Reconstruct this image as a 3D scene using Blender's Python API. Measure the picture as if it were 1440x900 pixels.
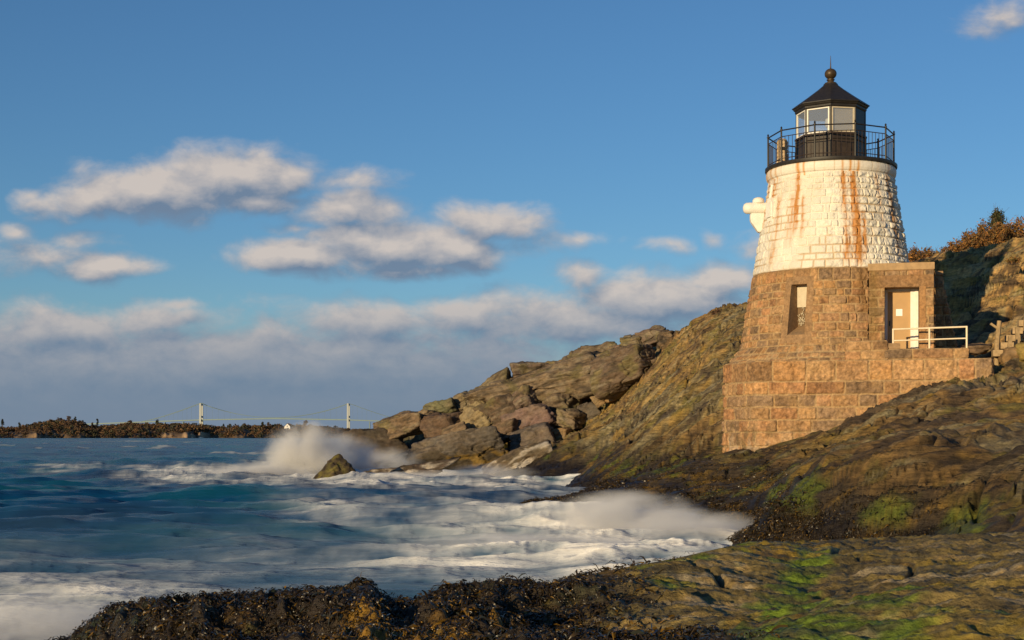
import bpy, bmesh, math, random
import numpy as np
from mathutils import Vector, Matrix

for _o in list(bpy.data.objects):
    bpy.data.objects.remove(_o)
SC = bpy.context.scene
COL = SC.collection
R = math.radians
# ------------------------------------------------------------------ camera, sky, sun, exposure
F, CZ, HY = 2080.0, 2.0, 613.0            # focal length in photo pixels, eye height above the sea, horizon row
SUN_AZ, SUN_EL = 35.0, 9.0                # sun behind the viewer, to the left, low
cam_d = bpy.data.cameras.new('camera')
cam = bpy.data.objects.new('camera', cam_d)
COL.objects.link(cam)
cam.location = (0, 0, CZ)
cam.rotation_euler = (R(90), 0, 0)
cam_d.sensor_width = 36
cam_d.lens = F / 1440 * 36
cam_d.shift_y = (HY - 450) / 1440
cam_d.clip_start = 0.2
cam_d.clip_end = 60000
SC.camera = cam
SC.view_settings.view_transform = 'Standard'
SC.view_settings.look = 'None'
SC.view_settings.exposure = 0.0
SC.view_settings.gamma = 1
SC.render.engine = 'CYCLES'
SC.cycles.use_denoising = True
SC.cycles.max_bounces = 6
SC.cycles.volume_bounces = 3
SC.cycles.volume_max_steps = 96

SUN = Vector((-math.sin(R(SUN_AZ)) * math.cos(R(SUN_EL)), -math.cos(R(SUN_AZ)) * math.cos(R(SUN_EL)), math.sin(R(SUN_EL))))
sun_d = bpy.data.lights.new('sun', 'SUN')
sun_d.energy = 5.0
sun_d.angle = R(0.5)
sun_d.color = (1.0, 0.77, 0.44)
sun = bpy.data.objects.new('sun', sun_d)
COL.objects.link(sun)
sun.rotation_euler = (-SUN).to_track_quat('-Z', 'Y').to_euler()


class NT:
    """tiny node-tree writer"""
    def __init__(self, nt):
        self.nt = nt

    def n(self, t, **kw):
        nd = self.nt.nodes.new(t)
        for k, v in kw.items():
            setattr(nd, k, v)
        return nd

    def put(self, sock, v):
        if isinstance(v, bpy.types.NodeSocket):
            self.nt.links.new(v, sock)
        elif v is not None:
            sock.default_value = v

    def math(self, op, a, b=None, c=None, clamp=False):
        nd = self.n('ShaderNodeMath', operation=op, use_clamp=clamp)
        for i, v in enumerate((a, b, c)):
            self.put(nd.inputs[i], v)
        return nd.outputs[0]

    def vec(self, op, a, b=None):
        nd = self.n('ShaderNodeVectorMath', operation=op)
        self.put(nd.inputs[0], a)
        if b is not None:
            self.put(nd.inputs[1], b)
        return nd.outputs['Value'] if op in ('LENGTH', 'DOT_PRODUCT', 'DISTANCE') else nd.outputs['Vector']

    def mix(self, f, a, b, mode='MIX'):
        nd = self.n('ShaderNodeMix', data_type='RGBA', blend_type=mode)
        self.put(nd.inputs[0], f)
        self.put(nd.inputs[6], a)
        self.put(nd.inputs[7], b)
        return nd.outputs[2]

    def maprange(self, v, a, b, c, d, smooth=False):
        nd = self.n('ShaderNodeMapRange', interpolation_type='SMOOTHSTEP' if smooth else 'LINEAR')
        for i, x in enumerate((v, a, b, c, d)):
            self.put(nd.inputs[i], x)
        return nd.outputs[0]

    def noise(self, vec, scale, detail=4, rough=0.55, dist=0.0, dim='3D'):
        nd = self.n('ShaderNodeTexNoise', noise_dimensions=dim)
        self.put(nd.inputs['Vector'], vec)
        nd.inputs['Scale'].default_value = scale
        nd.inputs['Detail'].default_value = detail
        nd.inputs['Roughness'].default_value = rough
        nd.inputs['Distortion'].default_value = dist
        return nd.outputs[0]


world = bpy.data.worlds.new('World')
SC.world = world
world.use_nodes = True
w = NT(world.node_tree)
bg = world.node_tree.nodes['Background']
sky = w.n('ShaderNodeTexSky', sky_type='NISHITA')
sky.sun_disc = False
sky.sun_elevation = R(SUN_EL)
sky.sun_rotation = R(180 + SUN_AZ)
sky.air_density = 1.0
sky.dust_density = 0.0
sky.ozone_density = 4.7
SKY = 0.115
bg.inputs[1].default_value = SKY
# clouds: soft banks at infinity, laid out by direction
# (azimuth tangent, elevation tangent) are written as picture-free units: 100 * tan * 20.8
CLOUDS = [  # px, py, half-width, half-height, weight
    (130, 284, 84, 32, 1.25), (230, 266, 130, 42, 1.35), (325, 250, 120, 44, 1.35), (405, 248, 70, 32, 1.0), (365, 286, 105, 20, .9), (490, 258, 80, 22, .5),
    (45, 272, 26, 14, .6), (20, 328, 30, 12, .6), (50, 358, 100, 26, .8), (110, 342, 60, 18, .6), (145, 376, 72, 19, 1.0),
    (430, 360, 92, 28, 1.3), (540, 346, 125, 38, 1.4), (630, 348, 90, 34, 1.3), (560, 378, 110, 14, .9), (690, 312, 74, 30, 1.15),
    (485, 298, 84, 30, 1.0), (430, 322, 50, 15, .6),
    (800, 338, 56, 14, .6), (820, 386, 56, 20, .85), (935, 345, 36, 12, .55), (1048, 350, 40, 18, .6), (993, 337, 16, 14, .5), (905, 390, 34, 11, .42),
    (60, 470, 170, 44, 1.0), (210, 452, 100, 26, .9), (245, 432, 56, 12, .7), (520, 455, 170, 34, 1.0), (650, 440, 120, 26, .95),
    (800, 452, 220, 46, 1.1), (930, 424, 170, 46, 1.1), (1020, 392, 70, 30, .95),
    (300, 525, 800, 80, 1.25), (300, 585, 1500, 105, 1.25), (1408, 28, 46, 30, .62), (20, 535, 60, 10, .5)]
tc = w.n('ShaderNodeTexCoord')
sep = w.n('ShaderNodeSeparateXYZ')
w.put(sep.inputs[0], tc.outputs['Generated'])
yy = w.math('MAXIMUM', w.math('ABSOLUTE', sep.outputs[1]), 0.08)
cu = w.math('MULTIPLY', w.math('DIVIDE', sep.outputs[0], yy), F / 100)
cv = w.math('MULTIPLY', w.math('DIVIDE', sep.outputs[2], yy), F / 100)
comb = w.n('ShaderNodeCombineXYZ')
w.put(comb.inputs[0], cu)
w.put(comb.inputs[1], cv)
P0 = comb.outputs[0]


def cloud_density(p):
    wob = w.n('ShaderNodeTexNoise', noise_dimensions='2D')
    w.put(wob.inputs['Vector'], p)
    wob.inputs['Scale'].default_value = 0.9
    wob.inputs['Detail'].default_value = 3
    pw = w.vec('ADD', p, w.vec('MULTIPLY', w.vec('SUBTRACT', wob.outputs['Color'], (.5, .5, .5)), (.75, .3, 0)))
    m = None
    for (a, b, rx, ry, wt) in CLOUDS:
        d = w.vec('LENGTH', w.vec('MULTIPLY', w.vec('SUBTRACT', pw, ((a - 720) / 100, (HY - b) / 100, 0)), (100 / rx / 1.38, 100 / ry / 1.36, 0)))
        v = w.math('MULTIPLY_ADD', d, -wt, wt)
        m = v if m is None else w.math('SMOOTH_MAX', m, v, 0.12)
    sq = w.vec('MULTIPLY', p, (1.0, 1.75, 1))
    n1 = w.noise(sq, 1.25, 8, .57, 0.2, '2D')
    return w.math('MULTIPLY_ADD', w.math('SUBTRACT', n1, .5), 1.0, m)


D0 = cloud_density(P0)
D1 = cloud_density(w.vec('ADD', P0, (-.12, .24, 0)))
alpha = w.maprange(D0, .0, 0.74, 0, .94, True)
cn = w.noise(w.vec('MULTIPLY', P0, (1, 1.6, 1)), 3.2, 6, .6, .3, '2D')
lit = w.maprange(w.math('ADD', w.math('SUBTRACT', D0, D1), w.math('MULTIPLY', w.math('SUBTRACT', cn, .5), .55)), -.42, .62, 0, 1, False)
lowfade = w.maprange(cv, 0.3, 2.3, .05, 1.0, True)          # thick bank low over the sea is in its own shade
lit = w.math('MULTIPLY', lit, lowfade)
thick = w.maprange(D0, .1, .9, .35, 1)
ccol = w.mix(lit, (.16, .225, .325, 1), (.62, .55, .50, 1))
cscale = w.vec('SCALE', ccol)
cscale.node.inputs['Scale'].default_value = 1 / SKY
clow = w.maprange(sep.outputs[2], -.02, .0, 0, 1)
w.put(bg.inputs[0], w.mix(w.math('MULTIPLY', alpha, clow), sky.outputs[0], cscale))


# ------------------------------------------------------------------ numpy noise
_rng = np.random.RandomState(7)
_PERM = np.concatenate([_rng.permutation(256)] * 3).astype(np.int32)
_G = np.array([[1, 1, 0], [-1, 1, 0], [1, -1, 0], [-1, -1, 0], [1, 0, 1], [-1, 0, 1], [1, 0, -1], [-1, 0, -1],
               [0, 1, 1], [0, -1, 1], [0, 1, -1], [0, -1, -1], [1, 1, 0], [-1, 1, 0], [0, -1, 1], [0, -1, -1]], np.float32)


def perlin(x, y, z, seed=0):
    x = np.asarray(x, np.float32) + seed * 17.31
    y = np.asarray(y, np.float32) + seed * 5.77
    z = np.asarray(z, np.float32) + seed * 11.13
    x, y, z = np.broadcast_arrays(x, y, z)
    xi, yi, zi = np.floor(x).astype(np.int32), np.floor(y).astype(np.int32), np.floor(z).astype(np.int32)
    xf, yf, zf = x - xi, y - yi, z - zi
    xi &= 255
    yi &= 255
    zi &= 255
    u, v, t = [q * q * q * (q * (q * 6 - 15) + 10) for q in (xf, yf, zf)]
    out = 0
    for i in (0, 1):
        wx = u if i else 1 - u
        a = _PERM[xi + i]
        for j in (0, 1):
            wy = v if j else 1 - v
            b = _PERM[a + yi + j]
            for k in (0, 1):
                wz = t if k else 1 - t
                g = _G[_PERM[b + zi + k] & 15]
                out = out + wx * wy * wz * (g[..., 0] * (xf - i) + g[..., 1] * (yf - j) + g[..., 2] * (zf - k))
    return out


def fbm(x, y, z, octv=4, seed=0, gain=.5):
    s, a, f = 0, 1.0, 1.0
    for o in range(octv):
        s = s + a * perlin(x * f, y * f, z * f, seed + o * 3)
        a *= gain
        f *= 2.03
    return s


def sstep(a, b, x):
    t = np.clip((x - a) / (b - a), 0, 1)
    return t * t * (3 - 2 * t)


def mixc(a, b, m):
    return a + (np.asarray(b, np.float32) - a) * np.asarray(m)[..., None]


def W(px, py, Y):
    return Vector(((px - 720) * Y / F, Y, CZ + (HY - py) * Y / F))


# ------------------------------------------------------------------ object helpers
def tag(o, label=None, cat=None, group=None, kind=None):
    if label:
        o['label'] = label
    if cat:
        o['category'] = cat
    if group:
        o['group'] = group
    if kind:
        o['kind'] = kind
    return o


def empty(name, loc, label, cat, group=None):
    o = bpy.data.objects.new(name, None)
    o.empty_display_size = .3
    COL.objects.link(o)
    o.location = loc
    return tag(o, label, cat, group)


def link(name, me, mat, parent=None):
    o = bpy.data.objects.new(name, me)
    COL.objects.link(o)
    if mat is not None:
        me.materials.append(mat)
    if parent is not None:
        o.parent = parent
        o.matrix_parent_inverse = Matrix.Translation(parent.location).inverted()
    return o


def npmesh(name, v, faces, cols=None, smooth=True):
    """vertices (n,3); faces (m,4) or (m,3); cols (n,4)"""
    me = bpy.data.meshes.new(name)
    v = np.ascontiguousarray(v, np.float32)
    faces = np.ascontiguousarray(faces, np.int32)
    k = faces.shape[1]
    me.vertices.add(len(v))
    me.vertices.foreach_set('co', v.ravel())
    me.loops.add(faces.size)
    me.loops.foreach_set('vertex_index', faces.ravel())
    me.polygons.add(len(faces))
    me.polygons.foreach_set('loop_start', np.arange(0, faces.size, k, dtype=np.int32))
    me.polygons.foreach_set('loop_total', np.full(len(faces), k, np.int32))
    me.polygons.foreach_set('use_smooth', np.full(len(faces), smooth, bool))
    me.update(calc_edges=True)
    me.validate()
    if cols is not None:
        at = me.color_attributes.new('col', 'FLOAT_COLOR', 'POINT')
        at.data.foreach_set('color', np.ascontiguousarray(cols, np.float32).ravel())
    return me


def grid_faces(nr, nc, keep=None):
    i = np.arange(nr - 1)[:, None] * nc + np.arange(nc - 1)[None, :]
    f = np.stack([i, i + 1, i + 1 + nc, i + nc], -1).reshape(-1, 4)
    return f if keep is None else f[keep.ravel()]


class MB:
    """collects simple solids in one bmesh"""
    def __init__(self):
        self.bm = bmesh.new()

    def box(self, c, s, rot=None, bev=0):
        r = bmesh.ops.create_cube(self.bm, size=1)
        vs = r['verts']
        M = Matrix.Translation(c) @ (rot.to_4x4() if rot is not None else Matrix.Identity(4)) @ Matrix.Diagonal((s[0], s[1], s[2], 1))
        bmesh.ops.transform(self.bm, matrix=M, verts=vs)
        if bev:
            es = list({e for x in vs for e in x.link_edges})
            bmesh.ops.bevel(self.bm, geom=es, offset=bev, segments=2, affect='EDGES', profile=.6)
        return self

    def tube(self, pts, rad, seg=8, caps=True):
        pts = [Vector(p) for p in pts]
        rads = rad if isinstance(rad, (list, tuple)) else [rad] * len(pts)
        rings = []
        for i, p in enumerate(pts):
            d = (pts[min(i + 1, len(pts) - 1)] - pts[max(i - 1, 0)]).normalized()
            up = Vector((0, 0, 1)) if abs(d.z) < .9 else Vector((1, 0, 0))
            a = d.cross(up).normalized()
            b = a.cross(d)
            rings.append([self.bm.verts.new(p + (a * math.cos(t) + b * math.sin(t)) * rads[i]) for t in [2 * math.pi * k / seg for k in range(seg)]])
        for r0, r1 in zip(rings, rings[1:]):
            for k in range(seg):
                self.bm.faces.new((r0[k], r0[(k + 1) % seg], r1[(k + 1) % seg], r1[k]))
        if caps:
            self.bm.faces.new(rings[0][::-1])
            self.bm.faces.new(rings[-1])
        return self

    def lathe(self, prof, c=(0, 0, 0), seg=32, a0=0.0, caps=True):
        rings = []
        for (r, z) in prof:
            rings.append([self.bm.verts.new((c[0] + r * math.sin(a0 + 2 * math.pi * k / seg), c[1] - r * math.cos(a0 + 2 * math.pi * k / seg), c[2] + z)) for k in range(seg)])
        for r0, r1 in zip(rings, rings[1:]):
            for k in range(seg):
                self.bm.faces.new((r0[k], r0[(k + 1) % seg], r1[(k + 1) % seg], r1[k]))
        if caps:
            self.bm.faces.new(rings[0][::-1])
            self.bm.faces.new(rings[-1])
        return self

    def quad(self, *ps):
        self.bm.faces.new([self.bm.verts.new(p) for p in ps])
        return self

    def prism(self, poly, z0, z1):
        a = [self.bm.verts.new((x, y, z0)) for x, y in poly]
        b = [self.bm.verts.new((x, y, z1)) for x, y in poly]
        n = len(poly)
        for k in range(n):
            self.bm.faces.new((a[k], a[(k + 1) % n], b[(k + 1) % n], b[k]))
        self.bm.faces.new(a[::-1])
        self.bm.faces.new(b)
        return self

    def build(self, name, mat, parent=None, smooth=False):
        bmesh.ops.recalc_face_normals(self.bm, faces=self.bm.faces[:])
        me = bpy.data.meshes.new(name)
        self.bm.to_mesh(me)
        self.bm.free()
        if smooth:
            for p in me.polygons:
                p.use_smooth = True
            me.set_sharp_from_angle(angle=R(40))
        return link(name, me, mat, parent)


# ------------------------------------------------------------------ materials
def new_mat(name):
    m = bpy.data.materials.new(name)
    m.use_nodes = True
    t = NT(m.node_tree)
    return m, t, m.node_tree.nodes['Principled BSDF']


def mat_plain(name, col, rough=.6, metal=0, var=.15, scale=6, bump=.0, spec=.4, detail=5):
    m, t, b = new_mat(name)
    tc_ = t.n('ShaderNodeTexCoord')
    n = t.noise(tc_.outputs['Object'], scale, detail, .6)
    c = t.mix(t.maprange(n, .3, .7, 0, 1), tuple(x * (1 - var) for x in col) + (1,), tuple(min(1, x * (1 + var)) for x in col) + (1,))
    t.put(b.inputs['Base Color'], c)
    b.inputs['Roughness'].default_value = rough
    b.inputs['Metallic'].default_value = metal
    b.inputs['Specular IOR Level'].default_value = spec
    if bump:
        bp = t.n('ShaderNodeBump')
        bp.inputs['Strength'].default_value = bump
        bp.inputs['Distance'].default_value = .02
        t.put(bp.inputs['Height'], t.noise(tc_.outputs['Object'], scale * 4, 5, .65))
        t.put(b.inputs['Normal'], bp.outputs[0])
    return m


def mat_attr(name, rough=.85, wet=.4, fine=(14, 14, 14), rot=(0, 0, 0), bump=.5, dist=.05, lo=.72, hi=1.28, spec=.3, hue=.0, speck=35, sw=.3):
    """colour from the mesh's own 'col' layer (alpha = wet gloss), broken up by fine noise"""
    m, t, b = new_mat(name)
    at = t.n('ShaderNodeAttribute', attribute_name='col')
    tc_ = t.n('ShaderNodeTexCoord')
    mp = t.n('ShaderNodeMapping')
    t.put(mp.inputs[0], tc_.outputs['Object'])
    mp.inputs['Rotation'].default_value = rot
    mp.inputs['Scale'].default_value = fine
    n1 = t.noise(mp.outputs[0], 1.0, 8, .68, .3)
    n2 = t.noise(tc_.outputs['Object'], speck, 6, .68)
    k = t.math('ADD', t.math('MULTIPLY', n1, 1 - sw), t.math('MULTIPLY', n2, sw))
    gain = t.maprange(k, .33, .67, lo, hi)
    sc_ = t.vec('SCALE', at.outputs['Color'])
    t.put(sc_.node.inputs['Scale'], gain)
    colr = sc_
    if hue:
        n3 = t.noise(tc_.outputs['Object'], 2.3, 5, .6)
        colr = t.mix(t.maprange(n3, .35, .65, 0, hue), sc_, t.vec('MULTIPLY', sc_, (1.15, .98, .72)))
    t.put(b.inputs['Base Color'], colr)
    t.put(b.inputs['Roughness'], t.maprange(at.outputs['Alpha'], 0, 1, rough, wet))
    b.inputs['Specular IOR Level'].default_value = spec
    bp = t.n('ShaderNodeBump')
    bp.inputs['Strength'].default_value = bump
    bp.inputs['Distance'].default_value = dist
    t.put(bp.inputs['Height'], k)
    t.put(b.inputs['Normal'], bp.outputs[0])
    return m


M_ROCK = mat_attr('layered_rock', fine=(2.2, 3.0, 13.0), rot=(R(-6), R(24), 0), bump=1.0, dist=.14, lo=.22, hi=1.6, hue=.5, speck=6, sw=.42)
M_BOULD = mat_attr('boulder_rock', fine=(3.5, 3.5, 6.5), rot=(R(8), R(18), 0), bump=1.0, dist=.14, lo=.4, hi=1.45, hue=.5, speck=4, sw=.45)
M_FORE = mat_attr('shore_rock', fine=(9, 12, 22), rot=(0, R(8), 0), bump=1.0, dist=.045, lo=.35, hi=1.65, speck=26, sw=.45, wet=.33, hue=.3)
M_WEED = mat_attr('rockweed', rough=.7, wet=.30, fine=(20, 20, 20), bump=.1, lo=.8, hi=1.2, spec=.3)
M_STONE = mat_attr('cut_granite', fine=(14, 14, 14), bump=.8, dist=.03, lo=.55, hi=1.35, speck=20, sw=.4, rough=.9, hue=.4)
M_WSTONE = mat_attr('whitewashed_stone', fine=(12, 12, 12), bump=.4, dist=.015, lo=.9, hi=1.06, rough=.75)
M_IRON = mat_plain('black_iron', (.022, .018, .015), .5, .0, .35, 9, .15)
M_IRONR = mat_plain('rusty_iron', (.035, .022, .016), .6, .0, .5, 7, .2)
M_WALLP = mat_plain('brown_black_iron_plate', (.035, .024, .016), .5, 0, .4, 5, .12)
M_WHITE = mat_plain('white_paint', (.78, .74, .66), .55, 0, .08, 8, .1)
M_CREAM = mat_plain('cream_paint', (.55, .47, .34), .6, 0, .12, 7, .1)
M_DOOR = mat_plain('ochre_door_paint', (.44, .26, .10), .45, 0, .08, 3, .05)
M_PAPER = mat_plain('paper', (.85, .85, .85), .8, 0, .03, 4)
M_PIPE = mat_plain('cream_pipe_paint', (.80, .66, .46), .5, 0, .08, 12, .1)
M_WOOD = mat_plain('weathered_wood', (.36, .25, .13), .85, 0, .3, 10, .4)
M_DARK = mat_plain('dark_interior', (.02, .018, .015), .9)
M_BRONZE = mat_plain('bronze_brown', (.07, .045, .022), .45, .3, .3, 8, .1)

mg, tg, bgs = new_mat('lantern_glass')
for n_ in list(mg.node_tree.nodes):
    if n_.type == 'BSDF_PRINCIPLED':
        mg.node_tree.nodes.remove(n_)
tr = tg.n('ShaderNodeBsdfTransparent')
gl = tg.n('ShaderNodeBsdfGlossy')
gl.inputs['Roughness'].default_value = .03
df = tg.n('ShaderNodeBsdfDiffuse')
df.inputs[0].default_value = (.75, .75, .7, 1)
m1 = tg.n('ShaderNodeMixShader')
m1.inputs[0].default_value = .14
tg.put(m1.inputs[1], tr.outputs[0])
tg.put(m1.inputs[2], gl.outputs[0])
m2 = tg.n('ShaderNodeMixShader')
m2.inputs[0].default_value = .10
tg.put(m2.inputs[1], m1.outputs[0])
tg.put(m2.inputs[2], df.outputs[0])
tg.put(mg.node_tree.nodes['Material Output'].inputs[0], m2.outputs[0])
M_GLASS = mg


# ------------------------------------------------------------------ terrain from measured spot heights
class Spots:
    """thin-plate surface through (bearing, distance, height) spot heights"""
    def __init__(self, pts, smooth=.002):
        p = np.array(pts, np.float64)
        self.q = np.stack([p[:, 0] / 260, np.log(p[:, 1]) * 4.2], 1)
        n = len(p)
        d = np.linalg.norm(self.q[:, None] - self.q[None], axis=-1)
        K = self.k(d) + np.eye(n) * smooth
        A = np.zeros((n + 3, n + 3))
        A[:n, :n] = K
        A[:n, n] = A[n, :n] = 1
        A[:n, n + 1:] = self.q
        A[n + 1:, :n] = self.q.T
        self.s = np.linalg.solve(A, np.concatenate([p[:, 2], [0, 0, 0]]))

    @staticmethod
    def k(d):
        return np.where(d > 1e-9, d * d * np.log(np.maximum(d, 1e-9)), 0)

    def __call__(self, px, Y):
        sh = np.shape(px)
        q = np.stack([np.ravel(px) / 260, np.log(np.ravel(Y)) * 4.2], 1).astype(np.float64)
        out = np.empty(len(q))
        for i in range(0, len(q), 60000):
            qq = q[i:i + 60000]
            d2 = (qq[:, 0, None] - self.q[None, :, 0]) ** 2 + (qq[:, 1, None] - self.q[None, :, 1]) ** 2
            kk = .5 * d2 * np.log(np.maximum(d2, 1e-12))
            out[i:i + 60000] = kk @ self.s[:-3] + self.s[-3] + qq @ self.s[-2:]
        return out.reshape(sh)


def spot(px, py, Y, dz=0):
    return (px, Y, CZ + (HY - py) * Y / F + dz)


HEAD = [spot(*a) for a in [
    # back slope: skyline, body, foot
    (1050, 430, 82), (1000, 442, 84), (968, 462, 84), (900, 545, 80), (860, 588, 78), (800, 622, 76), (760, 642, 74),
    (950, 540, 70), (1000, 500, 66), (1010, 560, 58), (900, 600, 66), (1000, 622, 54), (850, 640, 66), (950, 642, 55),
    (700, 662, 80), (760, 666, 74), (830, 668, 69),
    # dark middle ledge and the slope in front of the tower
    (1000, 652, 50), (900, 668, 47), (800, 698, 45), (735, 716, 40.5), (775, 706, 41.5), (815, 698, 43), (1000, 690, 38), (900, 708, 39), (850, 718, 37.5),
    (1440, 512, 44), (1400, 517, 44.5), (1330, 532, 44), (1250, 561, 44), (1200, 590, 44.3), (1150, 608, 44.6), (1050, 630, 45.5), (1018, 636, 46.5),
    (1440, 600, 30), (1440, 680, 24), (1440, 735, 21), (1300, 620, 33), (1250, 694, 26.2), (1290, 746, 25.1), (1230, 751, 25.8), (1340, 690, 25.5), (1180, 700, 27.3), (1100, 712, 28.6),
    (1180, 750, 26.4), (1120, 748, 27.6), (1100, 660, 38), (1050, 738, 31.5), (1350, 570, 37), (1200, 640, 33),
    # hill behind on the right
    (1280, 372, 61), (1345, 356, 60), (1400, 349, 58.5), (1440, 344, 56), (1440, 400, 52.5), (1340, 420, 55.5), (1340, 470, 52), (1440, 468, 48.5), (1400, 500, 46.8),
    (1300, 470, 54), (1250, 400, 63), (1150, 440, 76), (1150, 560, 52), (1300, 520, 50), (1200, 480, 66),
    # core of the boulder ridge
    (560, 632, 92), (600, 618, 92), (620, 606, 92), (650, 608, 94), (750, 570, 94), (850, 518, 93), (930, 490, 90), (900, 512, 88), (880, 548, 84.5), (600, 673, 89), (680, 658, 86), (740, 643, 85), (800, 603, 87), (520, 658, 92),
]] + [(400, 60, -2.2), (400, 30, -2.2), (400, 95, -2.2), (560, 45, -2), (600, 65, -1.6), (720, 60, -1.2), (560, 76, -1.6), (650, 30, -2), (850, 27, -1.5), (1000, 24, -1.3), (1100, 22.5, -.6),
      (1300, 20, .15), (1440, 18, .45), (1700, 18, .6), (1700, 24, 1.2), (1700, 34, 3.2), (1700, 45, 5.2), (1700, 56, 9.0),
      (480, 110, -2), (650, 112, -1.5), (800, 110, 1.5), (950, 108, 5.5), (1050, 104, 8), (1345, 66, 9.2), (1440, 66, 9.5), (1280, 68, 8.8), (1500, 66, 9.5), (1280, 82, 7), (1440, 80, 7.5), (1700, 80, 8), (1280, 98, 7), (1450, 98, 7)]
head_s = Spots(HEAD)
nB = np.array([-.30, .10, .95])
nB /= np.linalg.norm(nB)
eB = np.array([.95, .0, .30])
eB /= np.linalg.norm(eB)
fB = np.cross(nB, eB)


def ledge(t, k=3):
    f = t - np.floor(t)
    return f ** k - f + .5 - 1 / (k + 1)


def head_detail(X, Y, z):
    """bedding ledges, cracks and lumps; returns displaced height and a few fields for colour"""
    warp = fbm(X * .12, Y * .12, z * .2, 3, 3) * .9 + fbm(X * .6, Y * .5, z * .6, 3, 4) * .07
    wb = sstep(45, 55, Y) * sstep(1135, 1065, 720 + X / Y * F)
    s = (X * nB[0] + Y * nB[1] + z * nB[2]) * (1 - wb) + (X * -.50 + Y * .46 + z * .78) * wb + warp
    a = X * eB[0] + Y * eB[1] + z * eB[2]
    b = X * fB[0] + Y * fB[1] + z * fB[2]
    m1 = .3 + .7 * sstep(-.15, .3, perlin(X * .16, Y * .16, z * .16, 5))
    m2 = .3 + .7 * sstep(-.25, .25, perlin(X * .3, Y * .3, z * .3, 6))
    d = 1.05 * m1 * ledge(s / 1.15 + .08 * perlin(a * .25, b * .25, 0, 7), 4) * .62
    d = d + .40 * m2 * ledge(s / .42 + .1 * perlin(a * .4, b * .5, 3, 8), 3) * .7
    d = d + .16 * ledge(s / .17 + .15 * perlin(a * .8, b, 5, 9), 2) * (.4 + m2)
    st = fbm(a * .35, b * .55, s * 3.2, 4, 10, .58)
    d = d + .26 * st + .07 * fbm(a * 1.1, b * 1.8, s * 11, 3, 11, .6)
    rg = np.abs(perlin(a * .30 + 5, b * .4, s * 2.1, 18))
    rg2 = np.abs(perlin(a * .7 + 2, b * .9, s * 5.0, 19))
    lines = sstep(.045, .0, rg) + .7 * sstep(.07, .0, rg2) * sstep(-.1, .2, perlin(X * .3, Y * .3, 9, 21))
    d = d - .24 * lines
    d = d + .34 * fbm(X * .16, Y * .16, z * .16, 2, 12) + .04 * fbm(X * 1.3, Y * 1.1, z * 1.3, 3, 14)
    cr = np.abs(perlin(a * .22, b * .35, s * .5, 16))
    crack = sstep(.035, .0, cr) * sstep(-.1, .15, perlin(X * .2, Y * .2, 3, 17))
    hl = sstep(1270, 1310, 720 + X / Y * F) * sstep(45, 49, Y)
    sh = z + .14 * X - .02 * Y + warp * .5
    d = d * (1 - .5 * hl) + hl * (.30 * ledge(sh / .62 + .2 * perlin(X * .35, Y * .35, 0, 23), 3) + .09 * ledge(sh / .21 + .3 * perlin(X * .8, Y * .8, 0, 24), 3))
    d = d - .35 * crack
    crack = np.clip(crack + .8 * lines, 0, 1)
    return d, s, a, b, st, crack


def head_z(px, Y):
    px = np.asarray(px, float)
    Y = np.asarray(Y, float)
    return head_s(px, Y)


nc, nr = 1150, 860
pxs = np.linspace(400, 1830, nc)
Ys = np.exp(np.linspace(math.log(15.5), math.log(112.0), nr))
PX, YY = np.meshgrid(pxs, Ys)
XX = (PX - 720) / F * YY
Z0 = head_z(PX, YY)
d, s_, a_, b_, st_, crack_ = head_detail(XX, YY, Z0)
fade = sstep(-1.6, -.2, Z0) * (.45 + .55 * sstep(.2, 1.6, Z0))
dist_from_tower = np.hypot(XX - 10.34, YY - 48)
fade = fade * (.35 + .65 * sstep(3.6, 6.0, dist_from_tower))
ZZ = Z0 + d * fade * (1 + .5 * sstep(1270, 1310, PX) * sstep(46, 50, YY))
HEAD_GRID = (pxs, Ys, ZZ)


def ground_at(X, Y):
    px = 720 + X / Y * F
    i = np.interp(px, pxs, np.arange(nc))
    j = np.interp(math.log(Y), np.log(Ys), np.arange(nr))
    return float(ZZ[int(round(j)), int(round(i))])


nz1 = fbm(XX * .25, YY * .22, ZZ * .3, 4, 20)
nz2 = fbm(XX * .9, YY * .8, ZZ * .9, 4, 22)
nz3 = fbm(a_ * .5, b_ * .8, s_ * 4.5, 4, 24, .6)
nz4 = fbm(XX * .5, YY * .5, ZZ * .5, 3, 26)
c = np.empty(XX.shape + (3,), np.float32)
c[:] = (.28, .175, .066)
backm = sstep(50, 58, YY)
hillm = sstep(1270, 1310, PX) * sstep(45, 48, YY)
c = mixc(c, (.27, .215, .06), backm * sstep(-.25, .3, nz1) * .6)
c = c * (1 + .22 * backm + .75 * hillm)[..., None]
c = mixc(c, (.185, .165, .115), sstep(-.05, .4, nz1) * .8)
c = mixc(c, (.16, .135, .035), sstep(.0, .4, nz2 + .6 * nz3) * .85)            # olive lichen
c = mixc(c, (.36, .30, .17), sstep(.15 - .12 * backm, .5, nz3 + .3 * nz4) * .75)              # pale beds
c = mixc(c, (.075, .052, .034), sstep(.05, .42, -nz3 - .25 * nz2) * .85)             # dark beds
c = mixc(c, (.32, .19, .035), sstep(.22, .55, nz4 + .4 * nz2 + .3 * nz3) * .65)               # ochre lichen
c = mixc(c, (.035, .026, .018), np.clip(crack_ * .85, 0, 1))
c = c * (.50 + .50 * sstep(1.0, 3.2, ZZ + .5 * nz2 + .4 * nz1 - .8 * sstep(60, 75, YY) * 0))[..., None]   # black lichen of the splash zone
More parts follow.
